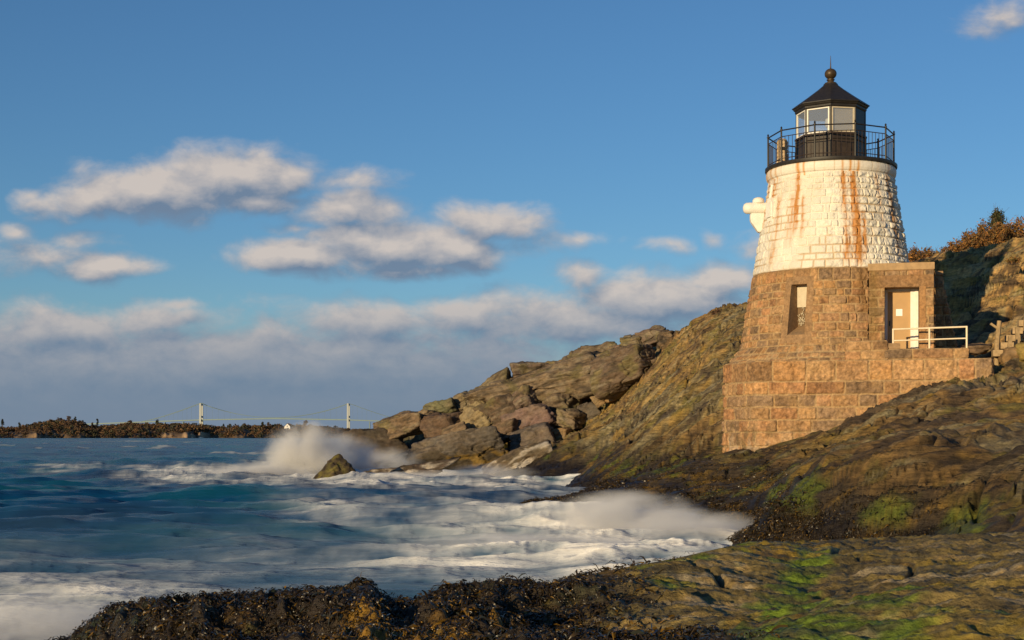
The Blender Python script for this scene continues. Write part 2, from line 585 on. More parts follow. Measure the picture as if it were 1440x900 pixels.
# tide zone: black algae, rockweed, green algae
right = sstep(1050, 1250, PX)
tide = ZZ + .35 * nz2 + .25 * nz1
upper = 1.25 - .35 * right + .35 * sstep(70, 80, YY)
wz = sstep(upper + .25, upper - .25, tide)
c = mixc(c, (.045, .034, .02), wz * .9)
c = mixc(c, (.19, .115, .018), wz * sstep(-.05, .3, nz2 + .5 * nz3) * .8)
gz = wz * sstep(.02, .35, nz4 + .5 * nz2 + .25 * sstep(980, 1150, PX) - .1) * sstep(.25, .7, ZZ)
c = mixc(c, (.095, .125, .014), gz * .85)
deep = sstep(.70, .35, tide + .18 * right)
c = mixc(c, (.016, .012, .009), deep * .92)
wetm = np.clip(wz * .55 + deep * .3, 0, 1)
cols = np.concatenate([np.clip(c, .01, .9), wetm[..., None]], -1).reshape(-1, 4)
vv = np.stack([XX, YY, ZZ], -1).reshape(-1, 3)
fk = (Z0[:-1, :-1] > -1.9)
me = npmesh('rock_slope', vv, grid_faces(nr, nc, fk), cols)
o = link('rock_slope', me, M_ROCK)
tag(o, 'layered rocky headland slope running down to the sea below the lighthouse', 'rock slope', kind='structure')
WEEDZ = (PX, YY, XX, ZZ, wz, deep, nz2)

# foreground ledge
FORE = [spot(*a) for a in [
    (90, 897, 12.5), (150, 856, 12.2), (200, 843, 12), (300, 837, 11.8), (430, 831, 11.5), (480, 832, 11.3), (512, 820, 11.1), (540, 846, 11.1), (560, 853, 11.2), (578, 857, 11.3), (596, 850, 11.5), (625, 833, 11.8), (680, 820, 12.2),
    (720, 817, 12.5), (775, 827, 13), (850, 810, 13.5), (950, 790, 14.5), (1060, 766, 16), (1200, 758, 16), (1440, 748, 15.5), (1700, 740, 15.5),
    (200, 905, 9.6), (350, 905, 8.2), (510, 905, 7.3), (720, 905, 6.6), (1000, 905, 6.2), (1200, 905, 6), (1440, 905, 5.8), (1700, 905, 5.8),
    (350, 865, 9.6), (510, 860, 8.8), (640, 875, 8.2), (720, 855, 9.2), (900, 850, 9.0), (1060, 820, 10.2), (1200, 825, 9), (1440, 820, 9), (1250, 785, 12), (1440, 780, 12),
    (1080, 868, 7.6), (1010, 830, 9.4)]] + [
    (60, 14, -.5), (90, 15.5, -1), (300, 14.2, -1), (510, 13.6, -1), (620, 14.5, -1), (720, 15.2, -1), (850, 16.5, -1), (950, 17.6, -.8), (1060, 19.5, -.6), (1200, 19.5, .3), (1440, 19, .6), (1700, 19, .7),
    (-200, 11, -1.2), (0, 9.5, -.6), (100, 8, .0), (300, 6, .55), (720, 4, 1.05), (1200, 4, 1.1), (1700, 4, 1.1), (200, 4, .8), (-200, 5, -.6), (-200, 14, -1.5)]
fore_s = Spots(FORE, .0008)
fc, fr = 1100, 620
fpx = np.linspace(-160, 1800, fc)
fY = np.exp(np.linspace(math.log(4.2), math.log(20.0), fr))
FP, FY = np.meshgrid(fpx, fY)
FX = (FP - 720) / F * FY
F0 = fore_s(FP, FY)
weedL = sstep(980, 700, FP + 120 * perlin(FX * .8, FY * .8, 0, 30) - 160 * sstep(10.5, 8.0, FY))   # weed-covered part
weedL = np.clip(weedL, 0, 1)
fs = F0 + .12 * FX - .03 * FY + .12 * fbm(FX * .5, FY * .5, 1, 3, 31)
fd = .07 * fbm(FX * .6, FY * 1.1, 2, 3, 32) + .028 * fbm(FX * 3, FY * 5, 2, 4, 33, .6)
fd = fd + (1 - weedL) * (.05 * ledge(fs / .13 + .35 * perlin(FX * .7, FY * .9, 2, 34), 4) * sstep(-.2, .3, perlin(FX * .6, FY * .8, 5, 39)) + .018 * ledge(fs / .035 + .5 * perlin(FX * 1.5, FY * 2, 2, 43), 3) + .03 * fbm(FX * 2.2, FY * 9, F0 * 9, 5, 35, .62) + .012 * fbm(FX * 14, FY * 22, 1, 3, 44))
fd = fd + weedL * (.10 * np.abs(fbm(FX * 5, FY * 5, 4, 3, 36)) + .16 * np.abs(perlin(FX * 1.5, FY * 1.5, 4, 37)) + .05 * fbm(FX * 9, FY * 9, 4, 2, 45) - .15)
fcr = sstep(.03, 0, np.abs(perlin(FX * .45, FY * .6, 3, 38))) * (1 - weedL)
FZ = F0 + fd * sstep(-1.2, -.2, F0) - .08 * fcr
# settle the ledge so its crest keeps the surveyed profile
crest = np.array([(-160, 1000), (60, 925), (90, 899), (150, 856), (200, 843), (300, 835), (430, 829), (480, 826), (505, 817), (520, 822), (545, 839), (578, 846), (620, 827), (680, 817), (720, 813), (775, 824), (850, 808),
                  (950, 790), (1060, 765), (1200, 757), (1440, 747), (1600, 742)], float)
cpy = HY + (CZ - FZ) * F / FY
kk = np.argmin(cpy[150:], axis=0) + 150
cp = cpy[kk, np.arange(fc)]
cY = fY[kk]
ker = np.hanning(15)
ker /= ker.sum()
cps = np.convolve(np.pad(cp, 7, 'edge'), ker, 'valid')
cYs = np.convolve(np.pad(cY, 7, 'edge'), ker, 'valid')
dzc = (np.interp(fpx, crest[:, 0], crest[:, 1]) - cps) * cYs / F
dzc = np.where(fpx < 85, 0, np.clip(dzc, -.5, .2))
FZ = FZ - dzc[None] * sstep(6.5, 10.0, FY)
cpy = HY + (CZ - FZ) * F / FY
over = np.maximum(np.interp(fpx, crest[:, 0], crest[:, 1])[None] - 5 - cpy, 0)
FZ = FZ - np.where(fpx[None] > 85, over * FY / F, 0) * sstep(8.5, 9.5, FY)
g1 = fbm(FX * .7, FY * .5, 1, 4, 40)
g2 = fbm(FX * 2.4, FY * 2.0, 2, 4, 41)
g3 = fbm(FX * 1.0, FY * 5, F0 * 5, 4, 42)
c = np.empty(FX.shape + (3,), np.float32)
c[:] = (.17, .125, .042)
c = mixc(c, (.085, .078, .034), sstep(-.05, .35, g1 + .5 * g3))
c = mixc(c, (.30, .205, .085), sstep(.1, .45, g2 * .7 + g3 * .6) * .8)
c = mixc(c, (.22, .13, .02), sstep(.2, .5, g1 * .6 - g2 * .8) * .7)
c = mixc(c, (.20, .19, .15), sstep(.32, .5, g3 + .2 * g2) * .5)
greenc = np.exp(-((FP - 1130) / 190) ** 2 - ((FY - 7.0) / 1.5) ** 2) + .8 * np.exp(-((FP - 1120) / 70) ** 2 - ((FY - 11) / 1.6) ** 2) + .55 * np.exp(-((FP - 960) / 110) ** 2 - ((FY - 13.5) / 2) ** 2)
gy = sstep(.0, .4, g1 + .5 * g2 + .15)
c = mixc(c, (.235, .160, .016), gy * .6)
gm = sstep(.2, .6, greenc + .6 * g2 + .4 * g1 - .05)
c = mixc(c, (.095, .155, .010), gm * .9)
c = mixc(c, (.045, .04, .026), sstep(.05, .4, fbm(FX * 1.3, FY * 3.5, 9, 4, 49)) * .7)
c = mixc(c, (.03, .025, .018), np.clip(fcr * .8 + sstep(.2, .5, -g3 - .5 * g2) * .55, 0, 1))
c = c * 1.28
# gold and dark under the weed
cw = np.empty_like(c)
cw[:] = (.030, .022, .014)
gold = np.exp(-((FP - 540) / 150) ** 2 - ((FY - 8.2) / 1.1) ** 2) + .9 * np.exp(-((FP - 900) / 60) ** 2 - ((FY - 8.6) / .8) ** 2)
cw = mixc(cw, (.22, .12, .014), sstep(.3, .8, gold + .7 * g2))
cw = mixc(cw, (.03, .05, .02), sstep(.25, .5, -g1 + .4 * g2) * .6)
c = c + (cw - c) * weedL[..., None]
wetf = np.clip(.35 + .5 * weedL + .3 * sstep(0, .4, g1), 0, 1)
cols = np.concatenate([np.clip(c, .008, .9), wetf[..., None]], -1).reshape(-1, 4)
me = npmesh('rock_ledge', np.stack([FX, FY, FZ], -1).reshape(-1, 3), grid_faces(fr, fc), cols)
o = link('rock_ledge', me, M_FORE)
tag(o, 'dark weed and moss covered rock ledge in the foreground', 'rock ledge', kind='structure')


# ------------------------------------------------------------------ rockweed: thousands of little fronds
def fronds(name, base, nrm_dn, length, width, colr, seed, segs=3):
    """base (n,3), nrm_dn (n,3) hanging direction, colr (n,3)"""
    rs = np.random.RandomState(seed)
    n = len(base)
    side = np.cross(nrm_dn, rs.normal(size=(n, 3)))
    side /= np.linalg.norm(side, axis=1, keepdims=True) + 1e-6
    curl = np.cross(side, nrm_dn)
    V = np.empty((n, segs + 1, 2, 3), np.float32)
    for k in range(segs + 1):
        t = k / segs
        ctr = base + nrm_dn * (length * t)[:, None] + curl * (length * .45 * math.sin(t * 2.6))[:, None]
        ctr[:, 2] += (np.sin(t * 3.0) * .12 - .12 * t * t) * length
        wv = width * (1 - .75 * t) * (.7 + .6 * math.sin(t * 3.1))
        V[:, k, 0] = ctr - side * wv[:, None]
        V[:, k, 1] = ctr + side * wv[:, None]
    b = (np.arange(n) * (segs + 1) * 2)[:, None]
    fl = []
    for k in range(segs):
        fl.append(np.concatenate([b + 2 * k, b + 2 * k + 1, b + 2 * k + 3, b + 2 * k + 2], 1))
    Fc = np.stack(fl, 1).reshape(-1, 4)
    cc = np.repeat(colr[:, None], (segs + 1) * 2, 1)
    cc = np.concatenate([cc, np.full(cc.shape[:2] + (1,), .95)], -1).reshape(-1, 4)
    return link(name, npmesh(name, V.reshape(-1, 3), Fc, cc), M_WEED)


def weed_colors(rs, n, gold):
    c = np.tile(np.array([.022, .0155, .009]), (n, 1))
    r = rs.rand(n)
    c[r < .3] = (.042, .028, .012)
    c[(r > .3) & (r < .42)] = (.02, .022, .018)
    g = rs.rand(n) < gold
    c[g] = np.array([.135, .075, .012]) * rs.uniform(.5, 1.25, (int(g.sum()), 1))
    return c * rs.uniform(.6, 1.5, (n, 1))


def weed_on(name, PXg, Xg, Yg, Zg, prob, count, len_rng, wid, goldf, seed):
    rs = np.random.RandomState(seed)
    p = (prob * Yg ** 1.0).ravel()
    idx = rs.choice(p.size, count, p=p / p.sum())
    gy, gx = np.gradient(Zg)
    dX = np.gradient(Xg, axis=1)
    dY = np.gradient(Yg, axis=0)
    sx = (gx / np.maximum(dX, 1e-4)).ravel()[idx]
    sy = (gy / np.maximum(dY, 1e-4)).ravel()[idx]
    b = np.stack([Xg.ravel()[idx], Yg.ravel()[idx], Zg.ravel()[idx]], 1)
    b[:, 0] += rs.normal(size=count) * .02
    dn = np.stack([-sx, -sy, -(sx ** 2 + sy ** 2)], 1)
    dn /= np.maximum(np.linalg.norm(dn, axis=1, keepdims=True), .25)
    dn = dn * 1.0 + rs.normal(size=(count, 3)) * np.array([.6, .6, .28])
    dn[:, 2] += .04
    dn /= np.linalg.norm(dn, axis=1, keepdims=True)
    cl = sstep(-.1, .3, perlin(b[:, 0] * 3.2, b[:, 1] * 3.2, b[:, 2] * 3.2, 47))
    L = rs.uniform(*len_rng, count) * (.6 + 1.9 * cl * rs.rand(count))
    c = weed_colors(rs, count, np.clip(goldf.ravel()[idx], 0, 1))
    return fronds(name, b + np.array([0, 0, .01]), dn, L, np.full(count, wid) * rs.uniform(.6, 1.4, count) * (.8 + .7 * cl), c, seed)


goldf = .07 + .65 * np.clip(gold, 0, 1) * sstep(-.15, .3, g2)
o = weed_on('rockweed', FP, FX, FY, FZ, np.clip(weedL, 0, 1) ** 2 * (FZ > -.1) * (FY < 15) * sstep(-.42, .05, g2 + .25 - .4 * np.clip(gold, 0, 1) + .35 * perlin(FX * 1.8, FY * 1.8, 7, 48)), 190000, (.018, .052), .0048, goldf, 51)
tag(o, 'dark brown and gold rockweed covering the near ledge', 'seaweed', kind='stuff')
pw_ = (sstep(.35, .8, deep) * (ZZ > -.1) + .25 * wz * (ZZ > .1)) * (YY < 60) * sstep(1330, 1270, PX + 60 * nz1)
o = weed_on('rockweed', PX, XX, YY, ZZ, pw_ * sstep(-.4, .2, nz2), 110000, (.035, .09), .0085, .06 + .16 * sstep(0, .4, nz2), 52)
tag(o, 'black rockweed hanging along the tide line below the lighthouse', 'seaweed', kind='stuff')

# ------------------------------------------------------------------ sea
rows = np.concatenate([np.linspace(1080, 622, 470), np.linspace(621.5, 613.75, 34), np.array([613.5, 613.3, 613.15, 613.08])])
wc = 860
wpx = np.linspace(-260, 1700, wc)
WY1 = 2.0 * F / (rows - HY)
WP, WY = np.meshgrid(wpx, WY1)
WX = (WP - 720) / F * WY
WPY = np.broadcast_to(rows[:, None], WP.shape)
FOAM = [  # bearing px, row py (sea level), half sizes, strength : breaking water, run-off, milky shallows
    (460, 668, 110, 16, 1.0), (400, 660, 60, 12, .8), (560, 684, 150, 12, .95), (700, 684, 150, 10, .8), (820, 672, 60, 9, .8), (640, 668, 110, 8, .8), (770, 676, 90, 8, .8),
    (265, 668, 95, 11, .75), (320, 680, 60, 7, .6), (95, 658, 60, 6, .45), (230, 660, 50, 4, .5),
    (470, 722, 95, 20, .52), (560, 735, 90, 14, .4), (620, 705, 160, 12, .34), (700, 730, 90, 16, .40),
    (860, 745, 230, 46, 1.0), (980, 762, 150, 34, 1.0), (760, 775, 220, 32, .85), (650, 795, 170, 26, .7), (900, 790, 200, 40, .9), (800, 715, 60, 14, .7),
    (560, 800, 260, 26, .40), (300, 806, 320, 36, .30), (60, 800, 200, 32, .30), (90, 860, 200, 60, .62), (0, 880, 160, 60, .7), (250, 840, 160, 22, .42), (420, 770, 240, 24, .26)]
foam = np.zeros(WP.shape)
wn = fbm(WX * .35, WY * .10, 0, 4, 60)
wn2 = fbm(WX * 1.0, WY * .3, 0, 4, 61)
wob_x = WP + 40 * wn
wob_y = WPY + (WPY - HY) * .10 * fbm(WX * .25, WY * .18, 2, 3, 62)
for (a, b, rx, ry, k) in FOAM:
    q = ((wob_x - a) / rx) ** 2 + ((wob_y - b) / ry) ** 2
    foam = np.maximum(foam, k * np.exp(-q * .9))
streak = fbm(WX * .5 + WY * .05, WY * .55, 0, 5, 63, .6)
streak2 = fbm(WX * .16 + WY * .02, WY * .20, 0, 5, 66, .55)
near = sstep(90, 16, WY)
foam = foam * np.clip(.74 + .70 * streak + .35 * wn2 + .25 * streak2, 0, 1.25)
# scattered small whitecaps far out
cap = sstep(.40, .58, fbm(WX * .05, WY * .022, 1, 3, 64) + .35 * fbm(WX * .22, WY * .08, 1, 3, 65)) * sstep(60, 120, WY) * sstep(1500, 500, WY)
foam = np.clip(np.maximum(foam, .3 * cap), 0, 1)
swell = .40 * perlin(WX * .05 + .3, WY * .11, 0, 67) + .30 * fbm(WX * .14, WY * .32, 0, 3, 68) + .15 * fbm(WX * .5, WY * .9, 0, 3, 69)
lump = .24 * fbm(WX * .45, WY * .34, 3, 2, 70) + .05 * fbm(WX * 1.4, WY * .9, 3, 2, 71)
WZ = lump * foam * sstep(140, 60, WY) * (.35 + .65 * sstep(24, 45, WY)) + swell * sstep(900, 150, WY) * (.35 + .65 * sstep(14, 40, WY)) + .12 * foam * sstep(100, 40, WY) - .04
WZ = np.where(WY > 900, -.04, WZ)
# water colour: deep blue and greener, swell's dark and light painted in as streaks
c = np.empty(WP.shape + (3,), np.float32)
c[:] = (.002, .036, .105)
c = mixc(c, (.003, .056, .098), sstep(-.1, .4, streak2) * .8)
c = mixc(c, (.0012, .014, .055), sstep(.05, .45, -streak2) * .8)
c = mixc(c, (.03, .07, .13), sstep(48, 18, WY) * .75)
cols = np.concatenate([c, foam[..., None]], -1).reshape(-1, 4)
me = npmesh('sea', np.stack([WX, WY, WZ], -1).reshape(-1, 3), grid_faces(len(rows), wc), cols)
m, t, b = new_mat('sea_water')
at = t.n('ShaderNodeAttribute', attribute_name='col')
tcw = t.n('ShaderNodeTexCoord')


def wmap(sx, sy):
    mp = t.n('ShaderNodeMapping')
    t.put(mp.inputs[0], tcw.outputs['Object'])
    mp.inputs['Scale'].default_value = (sx * .6, sy, 1)
    mp.inputs['Rotation'].default_value = (0, 0, R(7))
    return mp.outputs[0]


fine_n = t.noise(wmap(.9, 1.5), 1.0, 7, .66, .6)
wisp = t.noise(wmap(.35, .9), 1.0, 6, .62, 1.2)
fm = t.math('ADD', at.outputs['Alpha'], t.math('MULTIPLY', t.math('SUBTRACT', t.math('ADD', t.math('MULTIPLY', fine_n, .5), t.math('MULTIPLY', wisp, .5)), .5), t.maprange(at.outputs['Alpha'], 0, .5, .12, .95)), clamp=True)
milk = t.maprange(fm, .03, 1.05, 0, .96)
foamcol = t.mix(milk, (.30, .38, .50, 1), (.84, .80, .74, 1))
b.inputs['Diffuse Roughness'].default_value = 1.0
b.inputs['Sheen Roughness'].default_value = .6
t.put(b.inputs['Sheen Weight'], t.maprange(milk, .1, .9, 0, .5))
t.put(b.inputs['Base Color'], t.mix(milk, at.outputs['Color'], foamcol))
t.put(b.inputs['Roughness'], t.maprange(milk, 0, .7, .22, .9))
b.inputs['IOR'].default_value = 1.11
t.put(b.inputs['Specular IOR Level'], t.maprange(milk, 0, .7, .06, .04))
bp = t.n('ShaderNodeBump')
bp.inputs['Strength'].default_value = .8
bp.inputs['Distance'].default_value = .4
h1 = t.noise(wmap(.55, 1.1), 1.0, 6, .6, .4)
h2 = t.noise(wmap(.08, .2), 1.0, 4, .55, .3)
t.put(bp.inputs['Height'], t.math('ADD', t.math('ADD', t.math('MULTIPLY', h1, .4), t.math('MULTIPLY', h2, 1.6)), t.math('MULTIPLY', t.math('MULTIPLY', fine_n, milk), .6)))
t.put(b.inputs['Normal'], bp.outputs[0])
o = link('sea', me, m)
tag(o, 'choppy deep blue sea turning milky with foam at the rocks', 'sea', kind='structure')


# ------------------------------------------------------------------ spray thrown up by the breaking waves
def spray(px, py, Y, wpx, hpx, depth, dens, label, seed, tilt=0, warm=(1, .99, .97), nscale=1.6):
    m = bpy.data.materials.new('sea_spray')
    m.use_nodes = True
    t = NT(m.node_tree)
    for n_ in list(m.node_tree.nodes):
        if n_.type == 'BSDF_PRINCIPLED':
            m.node_tree.nodes.remove(n_)
    tc_ = t.n('ShaderNodeTexCoord')
    p = tc_.outputs['Object']
    r = t.vec('LENGTH', p)
    wv = t.n('ShaderNodeTexNoise')
    t.put(wv.inputs['Vector'], p)
    wv.inputs['Scale'].default_value = 1.3
    wv.inputs['Detail'].default_value = 3
    r = t.vec('LENGTH', t.vec('ADD', p, t.vec('MULTIPLY', t.vec('SUBTRACT', wv.outputs['Color'], (.5, .5, .5)), (.9, .5, .9))))
    r = t.math('MAXIMUM', r, t.math('POWER', t.vec('LENGTH', p), 2.0))
    fall = t.math('POWER', t.math('SUBTRACT', 1.0, t.math('MINIMUM', r, 1.0)), 1.8)
    mp = t.n('ShaderNodeMapping')
    t.put(mp.inputs[0], p)
    mp.inputs['Location'].default_value = (seed * 3.1, seed * 1.7, 0)
    mp.inputs['Scale'].default_value = (nscale * 1.5, nscale, nscale * .8)
    n = t.noise(mp.outputs[0], 1.0, 4, .6, .5)
    den = t.math('MULTIPLY', t.math('MULTIPLY', fall, t.maprange(n, .32, .68, .0, 2.6)), dens)
    pv = t.n('ShaderNodeVolumePrincipled')
    pv.inputs['Color'].default_value = warm + (1,)
    pv.inputs['Anisotropy'].default_value = 0.0
    t.put(pv.inputs['Density'], den)
    out = m.node_tree.nodes['Material Output']
    t.put(out.inputs['Volume'], pv.outputs[0])
    bm = bmesh.new()
    bmesh.ops.create_icosphere(bm, subdivisions=3, radius=1)
    me = bpy.data.meshes.new('sea_spray')
    bm.to_mesh(me)
    bm.free()
    o = link('sea_spray', me, m)
    o.location = W(px, py, Y)
    o.scale = (wpx * Y / F, depth, hpx * Y / F)
    o.rotation_euler = (0, R(tilt), 0)
    return tag(o, label, 'sea spray', kind='stuff')


spray(434, 641, 76, 78, 54, 2.6, 3.5, 'tall plume of spray bursting behind the pointed rock', 1)
spray(484, 642, 80, 64, 36, 2.0, 2.8, 'spray drifting against the dark rock at the point', 2)
spray(370, 664, 74, 110, 16, 2.4, 2.0, 'low spray trailing left of the pointed rock', 3)
spray(620, 672, 68, 160, 12, 2.0, 1.8, 'low spray along the foot of the boulder ridge', 4)
spray(545, 648, 78, 60, 22, 1.6, 1.2, 'spray washing over the low dark rock at the point', 9)
spray(690, 664, 72, 80, 14, 1.6, 1.1, 'low spray at the foot of the smooth slope', 10)
spray(880, 733, 33.0, 140, 48, 2.4, 3.6, 'mist rising in the inlet below the lighthouse', 5)
spray(740, 774, 28.0, 240, 26, 2.6, 2.4, 'mist spreading over the milky inlet water', 6)
spray(970, 748, 31.0, 140, 36, 1.8, 3.5, 'mist at the head of the rocky inlet', 7)
spray(60, 885, 14.8, 200, 64, 1.4, 2.0, 'mist washing round the left end of the near ledge', 8)


# ------------------------------------------------------------------ boulders
def boulder_mesh(seed, sx, sy, sz, nplane=12, sharp=26, rough=.045, sub=5, tint=0, wetlow=0, cols_=None, foamy=0):
    rs = np.random.RandomState(seed)
    bm = bmesh.new()
    bmesh.ops.create_icosphere(bm, subdivisions=sub, radius=1)
    v = np.array([q.co[:] for q in bm.verts])
    f = np.array([[q.index for q in fc_.verts] for fc_ in bm.faces])
    bm.free()
    dirs = v / np.linalg.norm(v, axis=1, keepdims=True)
    ns = [np.array(q, float) for q in ((1, 0, 0), (-1, 0, 0), (0, 1, 0), (0, -1, 0), (0, 0, 1), (0, 0, -1))]
    ns = [q + rs.normal(size=3) * .16 for q in ns]
    hs = list(rs.uniform(.82, 1.0, 6))
    for k in range(nplane - 6):
        q = rs.normal(size=3)
        q /= np.linalg.norm(q)
        ns.append(q)
        hs.append(rs.uniform(.92, 1.15))
    rinv = np.zeros(len(dirs))
    for q, h in zip(ns, hs):
        q = q / np.linalg.norm(q)
        rinv += np.maximum(dirs @ q, 0.001) ** sharp / h ** sharp
    r = rinv ** (-1 / sharp)
    p = dirs * r[:, None] * np.array([sx, sy, sz])
    o_ = rs.rand(3) * 50
    big = max(sx, sz)
    n1 = fbm(p[:, 0] * 1.1 / big + o_[0], p[:, 1] * 1.1 / big, p[:, 2] * 2.0 / big, 4, seed % 40)
    n2 = fbm(p[:, 0] * .9 + o_[1], p[:, 1] * .9, p[:, 2] * 3.6, 4, seed % 37 + 3, .6)
    n5 = np.abs(perlin(p[:, 0] * .55 + o_[2], p[:, 1] * .5, p[:, 2] * 1.3 + o_[0], 21))
    crk = sstep(.05, .0, n5) * (sz > .4)
    cells = (rs.rand(46, 3) - .5) * 2.2 * np.array([sx, sy, sz])
    q_ = (p[:, None, :] - cells[None]) / np.array([1.0, 1.0, .55])
    ci = (q_ ** 2).sum(-1).argmin(1)
    fo = rs.uniform(-1, 1, 46)[ci]
    ft = (rs.normal(size=(46, 3))[ci] * (p - cells[ci])).sum(1)
    p = p + dirs * (.035 * big * fo + .07 * np.clip(ft, -1, 1))[:, None]
    p = p + dirs * (n1 * rough * big * 1.1 + n2 * .11 - .13 * crk + .05 * ledge(p[:, 2] * 2.2 + n1 * 2, 2))[:, None]
    pal = cols_ or [(.235, .165, .105), (.20, .15, .105), (.255, .19, .125), (.185, .13, .09), (.25, .20, .125), (.215, .155, .12)]
    c = np.tile(np.array(pal[seed % len(pal)], np.float32), (len(p), 1))
    n3 = fbm(p[:, 0] * .8 + o_[2], p[:, 1] * .8, p[:, 2] * .8, 4, 5)
    n4 = fbm(p[:, 0] * .6, p[:, 1] * .6 + o_[0], p[:, 2] * 4.0, 4, 9, .6)
    c = mixc(c, (.11, .085, .06), sstep(.05, .45, n4))
    c = mixc(c, (.21, .18, .075), sstep(.1, .45, n3) * .7)
    c = mixc(c, (.32, .27, .19), sstep(.15, .5, -n4) * .6)
    c = c * .74
    if tint:
        c = mixc(c, tint, np.clip(.72 + .5 * n3, 0, 1))
    c = mixc(c, (.05, .038, .028), crk * .7)
    if foamy:
        fo_ = sstep(-.05, .3, fbm(p[:, 0] * .7, p[:, 1] * 2.5, p[:, 2] * 2.5 + p[:, 0] * -.6, 4, 6) + foamy * .35 - .5 * (p[:, 2] / sz > .9))
        c = mixc(c, (.50, .46, .41), fo_ * .7)
    a = np.full(len(p), .05)
    if wetlow:
        lo = sstep(wetlow + .3, wetlow - .3, p[:, 2] / sz + .6 * n3)
        c = mixc(c, (.05, .037, .018), lo * .9)
        c = mixc(c, (.20, .125, .02), lo * sstep(.0, .3, n3 + .4 * n4) * .8)
        a = a + lo * .5
    return npmesh('boulder', p, f, np.concatenate([np.clip(c, .01, .9), a[:, None]], 1))


def boulder(px, py, Y, w_, h_, label, seed, tilt=0, yaw=-24, dep=1.0, group='boulders on the ridge', name='boulder', **kw):
    sx, sz = w_ * Y / F / 2, h_ * Y / F / 2
    me = boulder_mesh(seed, sx, max(.5 * (sx + sz) * dep, .3), sz, **kw)
    o = link(name, me, M_BOULD)
    o.location = W(px, py, Y)
    o.rotation_euler = (R(kw.get('pitch', 0)), R(-tilt), R(yaw))
    return tag(o, label, 'boulder' if name == 'boulder' else 'rock', group)


boulder(746, 521, 90, 62, 24, 'flat brown slab overhanging the skyline at the far left of the ridge top', 101, 4, 10)
boulder(784, 516, 93, 40, 18, 'small grey slab just behind the overhanging flat slab', 102, 2)
boulder(832, 502, 91, 80, 26, 'long brown slab on the skyline left of the great wedge boulder', 103, 14, 5)
boulder(765, 540, 88, 225, 50, 'longest sunlit ledge rock spanning the middle of the ridge', 104, 13, -8, .5, rough=.05, sub=6, nplane=15)
boulder(882, 521, 83.5, 86, 62, 'great wedge boulder with a dark shaded right face', 105, 20, -28, 1.0, rough=.025, sharp=22, sub=6)
boulder(890, 484, 88, 38, 26, 'rounded brown boulder above the great wedge', 106, 10)
boulder(917, 474, 88, 46, 26, 'flat-topped boulder at the top of the ridge', 107, 12)
boulder(937, 479, 86, 24, 32, 'upright boulder between the two top boulders of the ridge', 108, -12)
boulder(957, 477, 86, 26, 24, 'rightmost boulder of the cluster on top of the ridge', 109, 8)
boulder(932, 504, 84.5, 44, 13, 'thin dark slab leaning right of the great wedge', 110, 24)
boulder(922, 520, 83.5, 34, 22, 'tan block under the thin dark slab', 111, 18)
boulder(651, 568, 91, 32, 32, 'grey-green boulder on the skyline with a dark right side', 112, 20)
boulder(617, 577, 91, 60, 26, 'greenish boulder on the skyline toward the point', 113, 14, tint=(.15, .15, .085))
boulder(568, 599, 90, 72, 34, 'leftmost long brown boulder of the ridge, above the splash', 114, 16, -14)
boulder(624, 602, 88.5, 66, 42, 'dark reddish brown block below the greenish boulder', 115, 4, -32, tint=(.12, .075, .05))
boulder(672, 592, 87.5, 44, 46, 'pale yellow slab standing on edge in mid ridge', 116, 40, -20, .5, tint=(.27, .215, .12))
boulder(710, 582, 88, 82, 50, 'broad brown boulder right of the pale yellow slab', 117, 20, -28)
boulder(752, 594, 86, 64, 42, 'purplish brown boulder in the middle of the heap', 118, 24, -26, tint=(.19, .125, .115))
boulder(750, 620, 84, 66, 42, 'lowest dark grey boulder of the heap by the water', 119, 18, -20, tint=(.12, .10, .085))
boulder(641, 606, 87, 36, 18, 'small tan slab in front of the dark reddish block', 120, 22)
boulder(787, 571, 87.5, 60, 36, 'brown block under the longest ledge rock', 121, 6, -30)
boulder(801, 589, 85, 30, 30, 'small upright tan block beside the dark gap', 122, -8)
boulder(828, 584, 86, 40, 34, 'dark block in the gap by the smooth slope', 123, 30, tint=(.10, .085, .07))
boulder(786, 612, 84, 34, 22, 'small orange brown stone at the foot of the heap', 124, 10, tint=(.26, .15, .06))
boulder(700, 612, 85.5, 60, 28, 'long low stone left of the lowest dark boulder', 125, 18, tint=(.15, .10, .06))
boulder(690, 556, 90, 58, 30, 'brown boulder under the skyline right of the grey-green boulder', 160, 18)
boulder(735, 566, 87, 44, 34, 'angular block with a black shaded face in mid ridge', 161, 26, -40)
boulder(683, 622, 85, 44, 24, 'dark low stone behind the great low ledge', 162, 14, tint=(.11, .08, .06))
boulder(812, 556, 89, 46, 20, 'narrow stone wedged under the longest ledge rock', 163, 14)
boulder(596, 590, 90, 34, 26, 'brown wedge between the two leftmost boulders', 164, 24)
boulder(858, 590, 83, 26, 16, 'small grey stone lying on the smooth slope edge', 165, 30)
boulder(772, 632, 82, 36, 18, 'small dark stone right of the lowest dark boulder', 166, 22, tint=(.12, .09, .06))
boulder(868, 494, 90, 34, 18, 'small brown stone tucked against the great wedge', 167, 18)
boulder(800, 512, 92, 44, 16, 'low brown stone on the skyline left of the long slab', 168, 8)
for k, (px, py, sz_, lab) in enumerate([(845, 562, 15, 'leftmost loose rubble stone under the ledge'), (859, 558, 17, 'second loose rubble stone under the ledge, pale tan'),
                                        (873, 554, 13, 'orange rubble stone beneath the great wedge'), (884, 549, 14, 'rightmost rubble stone beneath the great wedge')]):
    boulder(px, py, 84.5, sz_ + 6, sz_, lab, 130 + k, 20, group='rubble under the ledge', sub=4, tint=(.30, .19, .09))
boulder(645, 641, 82, 150, 62, 'great low ledge rock hung with gold seaweed at the waterline', 140, 9, 4, .5, group='tide-washed rocks', rough=.09, wetlow=.25, tint=(.12, .105, .09), nplane=16, sub=6)
